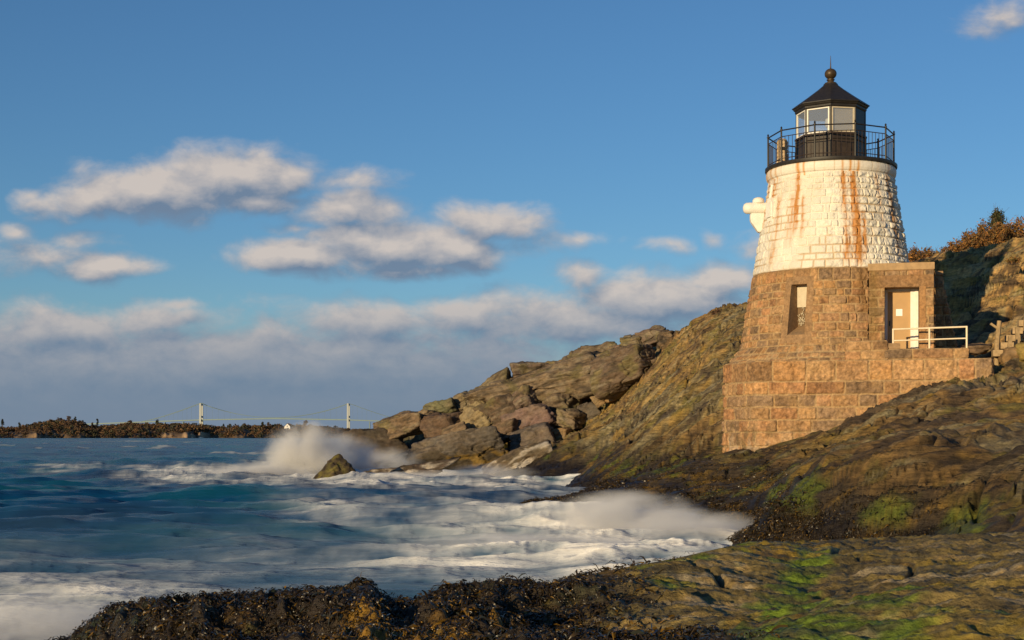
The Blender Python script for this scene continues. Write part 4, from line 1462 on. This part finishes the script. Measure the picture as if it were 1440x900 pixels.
rail = ring(RG, GZ + 1.02, .022).build('gallery_railing', M_IRON, lh, True)
for zz, th in ((.82, .014), (.13, .014)):
    ring(RG, GZ + zz, th).build('rail', M_IRONR, rail, True)
post0 = None
for k in range(10):
    p = polar(va[k], RG, GZ)
    if post0 is None:
        post0 = MB().lathe([(.03, 0), (.028, 1.0), (.042, 1.03), (.042, 1.05), (.02, 1.07), (.035, 1.10), (.02, 1.135), (.003, 1.15)], (0, 0, 0), 8).build('post', M_IRON, rail, True)
        po = post0
    else:
        po = post0.copy()
        COL.objects.link(po)
        po.parent = rail
    po.location = p
    po.matrix_parent_inverse = Matrix.Translation(L_BASE).inverted()
rail.matrix_parent_inverse = Matrix.Translation(L_BASE).inverted()
bal0 = None
for k in range(10):
    p, q = polar(va[k], RG, GZ), polar(va[(k + 1) % 10], RG, GZ)
    for i in range(1, 9):
        if bal0 is None:
            bal0 = MB().tube([(0, 0, .0), (0, 0, .82)], .0095, 5).build('baluster', M_IRONR, rail, True)
            ba = bal0
        else:
            ba = bal0.copy()
            COL.objects.link(ba)
            ba.parent = rail
        ba.location = p.lerp(q, i / 9)
        ba.matrix_parent_inverse = Matrix.Translation(L_BASE).inverted()
for ob in rail.children:
    ob.matrix_parent_inverse = Matrix.Identity(4)
    if ob.name.startswith(('post', 'baluster')):
        continue
rail.matrix_parent_inverse = Matrix.Translation(-L_BASE)

# lantern
RL = 1.10
la = [A0 + R(45 * k) for k in range(8)]                    # a corner faces the viewer


def octo(r, z0, z1, r2=None):
    return MB().lathe([(r, z0), (r2 or r, z1)], (AX, AY, 0), 8, A0)


lw = octo(RL, 10.70, 11.62).build('lantern_wall', M_WALLP, lh)
mb = MB()
for k in range(8):                                          # raised panel frames
    p, q = polar(la[k], RL + .004, 0), polar(la[(k + 1) % 8], RL + .004, 0)
    for zz in (10.80, 11.45):
        mb.tube([p + Vector((0, 0, zz)), q + Vector((0, 0, zz))], .022, 6)
    mb.tube([p + Vector((0, 0, 10.72)), p + Vector((0, 0, 11.62))], .03, 6)
mb.build('wall_ribs', M_IRON, lw, True)
octo(RL + .05, 11.60, 11.66).build('lantern_sill', M_IRONR, lh)
GL0, GL1 = 11.66, 12.47
for k in range(8):
    a0_, a1_ = la[k], la[(k + 1) % 8]
    p, q = polar(a0_, RL - .02, 0), polar(a1_, RL - .02, 0)
    ctr = (p + q) / 2
    tdv = (q - p).normalized()
    ndv = Vector((ctr.x - AX, ctr.y - AY, 0)).normalized()
    rm = Matrix((tdv, ndv, Vector((0, 0, 1)))).transposed()
    wlen = (q - p).length
    MB().tube([p + Vector((0, 0, GL0 - .04)), p + Vector((0, 0, GL1 + .04))], .035, 8).build('mullion', M_IRON, lh, True)
    if k in (1, 2, 3):                                      # blind landward sides: iron outside, cream boards inside
        pn = MB().box(ctr + Vector((0, 0, .5 * (GL0 + GL1))), (wlen - .03, .03, GL1 - GL0 + .04), rm).build('lantern_panel', M_IRON, lh)
        MB().box(ctr - ndv * .03 + Vector((0, 0, .5 * (GL0 + GL1))), (wlen - .1, .02, GL1 - GL0), rm).build('panel_lining', M_CREAM, pn)
        continue
    fm_ = MB()
    zc = .5 * (GL0 + GL1)
    for sx_ in (-1, 1):
        fm_.box(ctr + tdv * (wlen / 2 - .055) * sx_ + Vector((0, 0, zc)), (.045, .05, GL1 - GL0), rm)
    for sz_ in (-1, 1):
        fm_.box(ctr + Vector((0, 0, zc + sz_ * (GL1 - GL0 - .045) / 2)), (wlen - .155, .048, .045), rm)
    fo = fm_.build('window_frame', M_CREAM if k in (0,) else M_WHITE, lh)
    MB().box(ctr + Vector((0, 0, zc)), (wlen - .14, .008, GL1 - GL0 - .07), rm).build('pane', M_GLASS, fo)
    if k == 0:
        MB().box(ctr - ndv * .06 + Vector((0, 0, zc)), (wlen - .16, .01, GL1 - GL0 - .05), rm).build('blind', mat_plain('blind_cloth', (.30, .26, .19), .9, 0, .08, 5), fo)
octo(RL - .06, 12.46, 12.475).build('lantern_ceiling', mat_plain('ceiling_paint', (.5, .48, .42), .8), lh)
MB().lathe([(RL + .01, 12.46), (RL + .04, 12.50), (RL + .04, 12.55), (RL + .08, 12.58), (1.20, 12.62), (1.235, 12.635), (1.235, 12.665), (1.18, 12.70), (.75, 12.99), (.40, 13.24), (.24, 13.37), (.22, 13.42)], (AX, AY, 0), 8, A0).build('roof', M_IRON, lh)
bl = MB().lathe([(.20, 13.40), (.19, 13.45), (.11, 13.48), (.10, 13.52), (.13, 13.54), (.13, 13.565), (.08, 13.58), (.10, 13.60)] + [(.195 * math.sin(x_), 13.745 - .175 * math.cos(x_)) for x_ in np.linspace(.5, 2.9, 12)] + [(.025, 13.925), (.018, 14.0), (.006, 14.34)], (AX, AY, 0), 20).build('ventilator_ball', M_BRONZE, lh, True)
# light pedestal inside the lantern
MB().lathe([(.18, 11.62), (.18, 11.85), (.12, 11.9), (.12, 12.0), (.17, 12.03), (.19, 12.15), (.17, 12.28), (.10, 12.33)], (AX, AY, 0), 16).build('beacon', mat_plain('beacon_glass', (.55, .55, .5), .2), lh, True)

# fog signal on the gallery
fa = R(-62) + A0
fs_ = empty('fog_signal', polar(fa, 1.72, GZ), 'beige ribbed fog signal drum standing on the lighthouse gallery', 'fog signal')
fb = polar(fa, 1.72, GZ)
prof = [(.2, .02), (.2, .1)]
for k in range(5):
    z = .12 + k * .13
    prof += [(.165, z), (.185, z + .02), (.185, z + .10), (.165, z + .12)]
prof += [(.15, .8), (.10, .84)]
MB().lathe(prof, fb, 20).build('drum', mat_plain('beige_enamel', (.58, .42, .25), .55, 0, .15, 8, .1), fs_, True)
nf = Vector((math.sin(A0 + .05), -math.cos(A0 + .05), 0))
rf = Matrix((Vector((math.cos(A0 + .05), math.sin(A0 + .05), 0)), nf, Vector((0, 0, 1)))).transposed()
MB().box(fb + nf * .17 + Vector((0, 0, .5)), (.13, .06, .11), rf).build('horn_mouth', M_DARK, fs_)
MB().lathe([(.24, .006), (.24, .03), (.2, .05)], fb, 20).build('base', M_IRON, fs_)

# ------------------------------------------------------------------ landing rail, post, steps
hr = empty('handrail', pt(t_at(1300, NL - .12), NL - .12, LTOP), 'cream painted pipe railing along the landing outside the door', 'railing')
th0, thm, th1 = [t_at(x_, NL - .12) for x_ in (1256, 1307, 1359.5)]
MB().tube([pt(th0, NL - .12, 5.19), pt(th1, NL - .12, 5.23)], .027, 10).build('top_rail', M_PIPE, hr, True)
MB().tube([pt(th0, NL - .12, 4.85), pt(th1, NL - .12, 4.89)], .022, 10).build('middle_rail', M_PIPE, hr, True)
for tt_, zt in ((th0, 5.19), (thm, 5.21), (th1, 5.23)):
    MB().tube([pt(tt_, NL - .12, LTOP - .05), pt(tt_, NL - .12, zt + .02)], .03, 10).build('post', M_PIPE, hr, True)

pw0 = W(1401, 507, 45.5)
wp = empty('wooden_post', pw0, 'weathered wooden post leaning beside the end of the stone landing', 'post')
MB().tube([pw0 - Vector((0, 0, .35)), pw0 + Vector((.03, 0, .6)), pw0 + Vector((.10, 0, 1.22))], [.085, .08, .07], 9).build('shaft', M_WOOD, wp, True)
MB().box(pw0 + Vector((-.06, -.02, 1.05)), (.3, .07, .07), Matrix.Rotation(R(35), 3, 'Y'), .01).build('brace', M_WOOD, wp)

M_STEPS = mat_plain('worn_step_stone', (.40, .28, .15), .85, 0, .3, 7, .5)
st = empty('stone_steps', W(1410, 492, 46), 'rough stone steps with wooden stumps climbing the rock at the right edge', 'steps')
for k in range(6):
    b_ = W(1408 + 9 * k, 494 - 10.5 * k, 45.2 + .4 * k)
    MB().box(b_ + Vector((.15, .1, -.06)), (.75, .5, .20), Matrix.Rotation(R(-12), 3, 'Z'), .02).build('step', M_STEPS, st)
for k in range(4):
    b_ = W(1418 + 11 * k, 486 - 12.5 * k, 45.0 + .45 * k)
    MB().box(b_ + Vector((0, -.12, -.02)), (.11, .11, .62), Matrix.Rotation(R(3 * (-1) ** k), 3, 'Y'), .012).build('stump', M_WOOD, st)
boulder(1421, 502, 45.0, 26, 26, 'round orange boulder at the foot of the stone steps', 150, 0, 0, group='stones by the steps', sub=4, tint=(.30, .19, .09))
boulder(1446, 497, 44.8, 38, 30, 'yellow lichened stone beside the stone steps', 151, 10, 0, group='stones by the steps', sub=4, tint=(.36, .26, .05))
boulder(1372, 491, 46.2, 44, 11, 'low flat stone at the right end of the landing', 152, 2, 0, group='stones by the steps', sub=4, tint=(.24, .16, .10))


# ------------------------------------------------------------------ winter shrubs on the hill
M_TWIG = mat_plain('bare_twigs', (.10, .065, .045), .9, 0, .3, 8)
M_LEAFO = mat_attr('dry_leaves', rough=.85, fine=(30, 30, 30), bump=.0, lo=.8, hi=1.2)


def shrub(px, py, Y, h, wd, label, seed, leaf=((.28, .13, .03), (.20, .09, .03), (.13, .085, .03)), nb=70, nleaf=2600, name='shrub', cone=False, group='winter shrubs on the hilltop', lsz=.045, stems=True):
    rs = np.random.RandomState(seed)
    base = W(px, py, Y)
    base.z -= .15
    o = empty(name, base, label, 'shrub' if name == 'shrub' else 'tree', group)
    mb = MB()
    tips = []
    for k in range(nb):
        az = rs.uniform(0, 2 * math.pi)
        sp = rs.uniform(.1, 1) ** .7
        b0 = base + Vector((math.cos(az), math.sin(az), 0)) * wd * .35 * rs.rand()
        hh = h * rs.uniform(.55, 1.0) * (1 - .35 * sp)
        tip = base + Vector((math.cos(az) * wd * .55 * sp, math.sin(az) * wd * .55 * sp, hh))
        if cone:
            z_ = rs.uniform(.1, 1)
            b0 = base + Vector((0, 0, h * z_ * .8))
            rr_ = wd * .5 * (1 - z_) ** .8 * rs.uniform(.5, 1.1)
            tip = base + Vector((math.cos(az) * rr_, math.sin(az) * rr_, h * min(1, z_ * .85 + .18)))
        m_ = b0.lerp(tip, .5) + Vector(rs.normal(size=3)) * .06 * h
        mb.tube([b0, m_, tip], [.018 * h ** .5, .011 * h ** .5, .004], 4, False)
        tips.append((m_, tip))
        for q in range(2):
            e_ = tip.lerp(m_, rs.rand() * .8)
            mb.tube([e_, e_ + Vector(rs.normal(size=3)) * .10 * h + Vector((0, 0, .08 * h))], [.007, .003], 3, False)
    if cone:
        mb.tube([base, base + Vector((0, 0, h * .95))], [.08, .01], 6)
    mb.build('stems', M_TWIG, o)
    n = nleaf
    ti = rs.randint(0, len(tips), n)
    f_ = rs.beta(2.2, 1.0, n)
    P = np.array([np.array(tips[i][0].lerp(tips[i][1], f)[:]) for i, f in zip(ti, f_)]) + rs.normal(size=(n, 3)) * .045 * h
    u = rs.normal(size=(n, 3))
    u /= np.linalg.norm(u, axis=1, keepdims=True)
    v_ = np.cross(u, rs.normal(size=(n, 3)))
    v_ /= np.linalg.norm(v_, axis=1, keepdims=True)
    s_ = lsz * rs.uniform(.5, 1.3, (n, 1))
    V = np.stack([P - u * s_ * 1.6, P - v_ * s_ * .6, P + u * s_ * 1.6, P + v_ * s_ * .6], 1).reshape(-1, 3)
    lc = np.array(leaf)[rs.randint(0, len(leaf), n)] * rs.uniform(.6, 1.35, (n, 1))
    cc = np.concatenate([np.repeat(lc, 4, 0), np.zeros((n * 4, 1))], 1)
    ob = link('foliage', npmesh('foliage', V, np.arange(n * 4).reshape(-1, 4), cc, False), M_LEAFO, o)
    return o


GREENS = ((.05, .06, .025), (.035, .045, .02), (.09, .07, .025))
shrub(1292, 378, 64, 1.35, 1.5, 'small orange shrub just right of the white tower', 201)
shrub(1318, 372, 64, 1.0, 1.6, 'thin bare grey twigs between the small orange shrub and the thicket', 202, ((.22, .18, .14), (.15, .11, .08)), 90, 260)
shrub(1352, 364, 65, 1.1, 1.7, 'low rust brown shrub at the left foot of the thicket', 203)
shrub(1372, 362, 65.5, 1.5, 1.9, 'second rust brown shrub of the thicket, rising toward the dark juniper', 204)
shrub(1392, 360, 65.5, 1.85, 1.9, 'orange topped shrub under the dark juniper', 205)
shrub(1414, 359, 65, 1.75, 2.0, 'dense brown shrub right of the dark juniper', 206)
shrub(1436, 357, 64.5, 1.95, 2.0, 'tall orange brown shrub at the right edge of the photo', 207)
shrub(1402, 358, 66, 2.05, 1.2, 'dark pointed juniper rising above the thicket', 209, GREENS, 80, 2600, 'juniper_tree', True, 'junipers in the thicket')
shrub(1379, 360, 66.5, 1.45, 1.0, 'smaller dark juniper left of the pointed one', 210, GREENS, 60, 1500, 'juniper_tree', True, 'junipers in the thicket')
shrub(1013, 442, 83, .55, 1.0, 'small dark shrub on the slope left of the tower', 211, ((.10, .05, .03), (.07, .045, .02)), 50, 900)
shrub(1425, 366, 52, .3, .5, 'tuft of dry scrub on the lichened knob of rock', 212, ((.25, .12, .04), (.16, .12, .04)), 30, 400)

# ------------------------------------------------------------------ far shore
DF = 1500.0
sx0, sx1 = -60, 560
hpx = np.linspace(sx0, sx1, 420)
prof_x = [-60, 0, 20, 40, 60, 90, 115, 125, 150, 180, 230, 260, 290, 330, 380, 430, 460, 490, 530, 560]
prof_y = [603, 604, 606, 602, 597, 595, 598, 604, 602, 600, 600, 600, 603, 603, 602, 600, 602, 605, 609, 613]
ridge = (HY - np.interp(hpx, prof_x, prof_y)) * DF / F + CZ
dep = np.linspace(0, 1, 60)
HP, DD = np.meshgrid(hpx, dep)
shore = DF * .93 + 40 * fbm(HP * .02, 0, 0, 4, 110) - 50 * np.exp(-((HP - 262) / 26) ** 2)
HYY = shore + DD * 260
rise = np.interp(DD, [0, .03, .10, .30, .55, 1], [-.1, .10, .30, .72, 1.0, .9])
cliff = np.clip((.9 * np.exp(-((HP - 45) / 30) ** 2) + np.exp(-((HP - 233) / 7) ** 2) * .9 + np.exp(-((HP - 272) / 22) ** 2) * 1.2 + .5 * np.exp(-((HP - 335) / 14) ** 2)) * (.8 + .9 * fbm(HP * .11, 0, 5, 4, 115)), 0, 1.2)
HZ = rise * np.interp(HP, hpx, ridge) + cliff * 2.4 * np.exp(-((DD - .05) / .07) ** 2)
HZ = HZ + (1.6 * fbm(HP * .08, DD * 14, 0, 4, 111) + .8 * fbm(HP * .3, DD * 40, 0, 3, 112)) * sstep(0, .04, DD)
HXX = (HP - 720) / F * HYY
c = np.empty(HP.shape + (3,), np.float32)
c[:] = (.085, .055, .03)
c = mixc(c, (.13, .085, .04), sstep(0, .4, fbm(HP * .05, DD * 8, 1, 4, 113)))
rockm = np.clip(cliff * sstep(.13, .04, DD + .03 * fbm(HP * .2, DD * 20, 2, 3, 114)), 0, 1)
c = mixc(c, (.40, .26, .14), rockm)
c = mixc(c, (.05, .04, .03), sstep(.4, .0, HZ) * .8)
cols = np.concatenate([np.clip(c, .01, .9), np.zeros(HP.shape + (1,))], -1).reshape(-1, 4)
M_FAR = mat_attr('far_shore', fine=(.2, .2, .4), bump=.4, dist=2.0, lo=.6, hi=1.4)
o = link('headland', npmesh('headland', np.stack([HXX, HYY, HZ], -1).reshape(-1, 3), grid_faces(60, 420), cols), M_FAR)
tag(o, 'low wooded headland across the bay with tan cliffs', 'headland', kind='structure')


def far_ground(px, d):
    i = int(np.clip(np.interp(px, hpx, np.arange(len(hpx))), 0, len(hpx) - 1))
    j = int(np.clip(d * 59, 0, 59))
    return Vector((HXX[j, i], HYY[j, i], HZ[j, i]))


def leaf_cloud(rs, ctrs, rads, per, size, palette, flat=.75):
    n = len(ctrs) * per
    dirs = rs.normal(size=(n, 3))
    dirs /= np.linalg.norm(dirs, axis=1, keepdims=True)
    rad_ = np.repeat(rads, per)[:, None] * rs.uniform(.35, 1.0, (n, 1)) ** .6
    P = np.repeat(ctrs, per, 0) + dirs * rad_ * np.array([1, 1, flat])
    u = rs.normal(size=(n, 3))
    u /= np.linalg.norm(u, axis=1, keepdims=True)
    v_ = np.cross(u, rs.normal(size=(n, 3)))
    v_ /= np.linalg.norm(v_, axis=1, keepdims=True)
    s_ = (np.repeat(rads, per) * size)[:, None] * rs.uniform(.6, 1.3, (n, 1))
    V = np.stack([P - u * s_, P - v_ * s_ * .7, P + u * s_, P + v_ * s_ * .7], 1).reshape(-1, 3)
    ck = np.repeat(np.array(palette)[rs.randint(0, len(palette), len(ctrs))], per, 0) * rs.uniform(.7, 1.3, (n, 1))
    cc = np.concatenate([np.repeat(ck, 4, 0), np.zeros((n * 4, 1))], 1)
    return V, np.arange(n * 4).reshape(-1, 4), cc


rs = np.random.RandomState(77)
ct, rd = [], []
while len(ct) < 1900:
    px = rs.uniform(-50, 545)
    dpt = rs.beta(1.1, 1.5)
    if (dpt < .16 and np.interp(px, hpx, cliff[0]) > .25) or (305 < px < 345 and dpt > .25 and rs.rand() < .5):
        continue
    g = far_ground(px, dpt)
    lowf = 1.0 - .5 * sstep(330, 540, px)
    r_ = rs.uniform(1.3, 3.0) * lowf
    ct.append((g.x, g.y, g.z + r_ * .9))
    rd.append(r_)
V, f, cc = leaf_cloud(rs, np.array(ct), np.array(rd), 34, .36, [(.09, .05, .028), (.07, .045, .028), (.11, .06, .025), (.05, .045, .022), (.04, .038, .022), (.13, .075, .035)])
o = link('woodland', npmesh('woodland', V, f, cc, False), M_LEAFO)
tag(o, 'brown winter woodland covering the headland across the bay', 'woodland', kind='stuff')
FAR = [(4, .55, 11.5, 4.2, 1, 'dark evergreen at the far left end of the distant headland'), (28, .5, 9, 4, 1, 'second dark evergreen from the left on the distant headland'),
       (97, .6, 8, 4.5, 0, 'rounded tree on top of the left wooded knoll'), (84, .55, 7.5, 5, 0, 'broad brown tree left of the knoll top'), (72, .5, 7, 4.5, 0, 'brown tree on the left shoulder of the knoll'), (106, .55, 7, 4, 1, 'dark tree on the right shoulder of the knoll'),
       (138, .55, 10.5, 4, 1, 'tall pointed evergreen right of the wooded knoll'), (131, .5, 7.5, 4, 0, 'low tree beside the tall pointed evergreen'), (222, .6, 7.5, 4.5, 1, 'dark tree left of the near bridge tower foot'), (183, .6, 7, 5, 0, 'broad brown tree in the middle of the headland'),
       (315, .5, 6, 3.2, 1, 'dark round tree right of the left bridge tower'), (345, .5, 6, 4, 0, 'low brown tree on the open field across the bay'), (370, .5, 8, 4.2, 1, 'tall dark tree left of the white house'), (378, .45, 7, 4, 0, 'brown tree just left of the white house'), (388, .4, 6.5, 3.6, 1, 'dark bush beside the white house'),
       (430, .5, 6, 5, 0, 'pale brown tree right of the white house')]
for k, (px, dpt, h, wd, ev, lab) in enumerate(FAR):
    rs = np.random.RandomState(300 + k)
    g = far_ground(px, dpt)
    o = empty('pine_tree' if ev else 'bare_tree', g, lab, 'tree', 'distant trees on the headland')
    MB().tube([g - Vector((0, 0, .5)), g + Vector((.1, 0, h * .55)), g + Vector((0, 0, h * .9))], [.35, .22, .05], 6).build('trunk', M_TWIG, o)
    n = 16
    zz = rs.uniform(.3, 1, n)
    if ev:
        rr_ = wd * .5 * (1.05 - zz) ** .7
    else:
        rr_ = wd * .5 * np.sqrt(np.clip(1 - ((zz - .62) / .42) ** 2, .05, 1))
    az = rs.uniform(0, 6.28, n)
    ctrs = np.stack([g.x + np.cos(az) * rr_ * .7, g.y + np.sin(az) * rr_ * .7, g.z + zz * h], 1)
    V, f, cc = leaf_cloud(rs, ctrs, np.full(n, wd * .24), 40, .34, [(.035, .04, .02), (.03, .03, .018)] if ev else [(.10, .06, .03), (.075, .048, .028)])
    link('crown', npmesh('crown', V, f, cc, False), M_LEAFO, o)

# white house
g = far_ground(405, .30)
hs = empty('house', g, 'small white gabled house on the distant shore', 'house')
mb = MB()
hw_, hd_, hh_ = 2.9, 3.4, 3.6
c0 = g + Vector((0, 0, 0))
mb.box(c0 + Vector((0, 0, hh_ / 2 - .4)), (hw_ * 2, hd_ * 2, hh_ + .8))
mb.build('wall', mat_plain('white_clapboard', (.8, .77, .72), .7, 0, .04, .4), hs)
mb = MB()
for sy_ in (-1, 1):
    mb.bm.faces.new([mb.bm.verts.new(c0 + Vector(q)) for q in ((-hw_, sy_ * hd_, hh_), (hw_, sy_ * hd_, hh_), (0, sy_ * hd_, hh_ + 3.0))])
mb.build('gable', mat_plain('white_gable_boards', (.8, .77, .72), .7, 0, .04, .4), hs)
mb = MB()
for sx_ in (-1, 1):
    a_1, a_2 = c0 + Vector((sx_ * (hw_ + .3), -hd_ - .3, hh_ - .25)), c0 + Vector((sx_ * (hw_ + .3), hd_ + .3, hh_ - .25))
    b_1, b_2 = c0 + Vector((0, -hd_ - .3, hh_ + 3.1)), c0 + Vector((0, hd_ + .3, hh_ + 3.1))
    up_ = Vector((0, 0, .22))
    mb.quad(a_1, a_2, b_2, b_1)
    mb.quad(a_1 + up_, b_1 + up_, b_2 + up_, a_2 + up_)
    mb.quad(a_1, b_1, b_1 + up_, a_1 + up_)
    mb.quad(a_1, a_1 + up_, a_2 + up_, a_2)
rfh = mb.build('roof', mat_plain('grey_shingles', (.10, .085, .075), .9, 0, .2, .5), hs)
MB().box(c0 + Vector((1.2, 1, hh_ + 2.6)), (.7, .7, 2.0)).build('chimney', mat_plain('chimney_brick', (.25, .12, .08), .9), rfh)
for (wx_, wz_) in ((-1.3, 1.6), (1.3, 1.6), (0, 4.0)):
    MB().box(c0 + Vector((wx_, -hd_ - .02, wz_)), (.9, .08, 1.2)).build('window', M_DARK, hs)

# ------------------------------------------------------------------ suspension bridge
DBR = 5300.0
M_STEEL = mat_plain('pale_bridge_steel', (.40, .42, .40), .6, 0, .03, .01)
M_GREEN = mat_plain('pale_green_bridge_steel', (.20, .27, .25), .6, 0, .05, .01)
kx = DBR / F
bx = lambda px: (px - 720) * kx
bz = lambda py: CZ + (HY - py) * kx
br = empty('suspension_bridge', (bx(386), DBR, 0), 'long pale suspension bridge with two towers on the horizon', 'bridge')


def deck_z(px):
    return np.interp(px, [120, 200, 283, 386, 490, 560, 700], [44, bz(593.5), bz(590.5), bz(588.6), bz(590.5), bz(593), bz(600)])


tx = [bx(283), bx(490)]
for x_ in tx:
    tw = None
    for sy_ in (-1, 1):
        mb = MB()
        x2 = x_ + sy_ * .9
        y2 = DBR + sy_ * 12
        bot, top_ = [(-3.6, -4), (3.6, -4), (3.6, 4), (-3.6, 4)], [(-3.0, -3), (3.0, -3), (3.0, 3), (-3.0, 3)]
        v0 = [mb.bm.verts.new((x2 + a_1, y2 + b_1, -2)) for a_1, b_1 in bot]
        v1 = [mb.bm.verts.new((x2 + a_1, y2 + b_1, bz(567.5))) for a_1, b_1 in top_]
        for k in range(4):
            mb.bm.faces.new((v0[k], v0[(k + 1) % 4], v1[(k + 1) % 4], v1[k]))
        mb.bm.faces.new(v1)
        if tw is None:
            tw = mb.build('tower', M_STEEL, br)
        else:
            mb.build('leg', M_STEEL, tw)
    mb = MB()
    for zz in (bz(568.5), bz(586), bz(604)):
        mb.box((x_, DBR, zz), (4, 26, 6))
    mb.build('cross_beam', M_STEEL, tw)
ps = np.linspace(120, 700, 59)
mb = MB()
for p0_, p1_ in zip(ps, ps[1:]):
    z0_, z1_ = float(deck_z(p0_)), float(deck_z(p1_))
    x0_, x1_ = bx(p0_), bx(p1_)
    h_ = 1.9
    a8 = [(x0_, DBR - 11, z0_ - h_), (x1_, DBR - 11, z1_ - h_), (x1_, DBR - 11, z1_ + h_), (x0_, DBR - 11, z0_ + h_)]
    b8 = [(q[0], DBR + 11, q[2]) for q in a8]
    mb.quad(*a8)
    mb.quad(a8[3], a8[2], b8[2], b8[3])
    mb.quad(a8[1], a8[0], b8[0], b8[1])
mb.build('deck', M_GREEN, br)
for sy_ in (-1, 1):
    pts = []
    for q in np.linspace(0, 1, 14):
        pts.append((bx(200 + q * 83), DBR + sy_ * 11, deck_z(200) + 2 + (bz(567.5) - deck_z(200)) * q ** 1.25))
    for q in np.linspace(0, 1, 26)[1:]:
        s__ = (2 * q - 1) ** 2
        pts.append((bx(283 + q * 207), DBR + sy_ * 11, bz(587.2) + (bz(567.5) - bz(587.2)) * s__))
    for q in np.linspace(0, 1, 14)[1:]:
        pts.append((bx(490 + q * 85), DBR + sy_ * 11, deck_z(575) + 2 + (bz(567.5) - deck_z(575)) * (1 - q) ** 1.25))
    MB().tube(pts, .75, 5).build('cable', M_GREEN, br)
    if sy_ == -1:
        mb = MB()
        for p_ in pts[2:-2]:
            zd = float(deck_z(p_[0] / kx + 720))
            if p_[2] - zd > 4:
                mb.tube([(p_[0], p_[1], zd), p_], .22, 4, False)
        hg = mb.build('suspender', M_GREEN, br)
        hg['kind'] = 'stuff'
for px in (150, 178, 205, 232, 258, 520, 550, 580, 620, 660):
    MB().box((bx(px), DBR, float(deck_z(px)) / 2 - 3), (2.6, 16, float(deck_z(px)) - 2)).build('pier', M_GREEN, br)
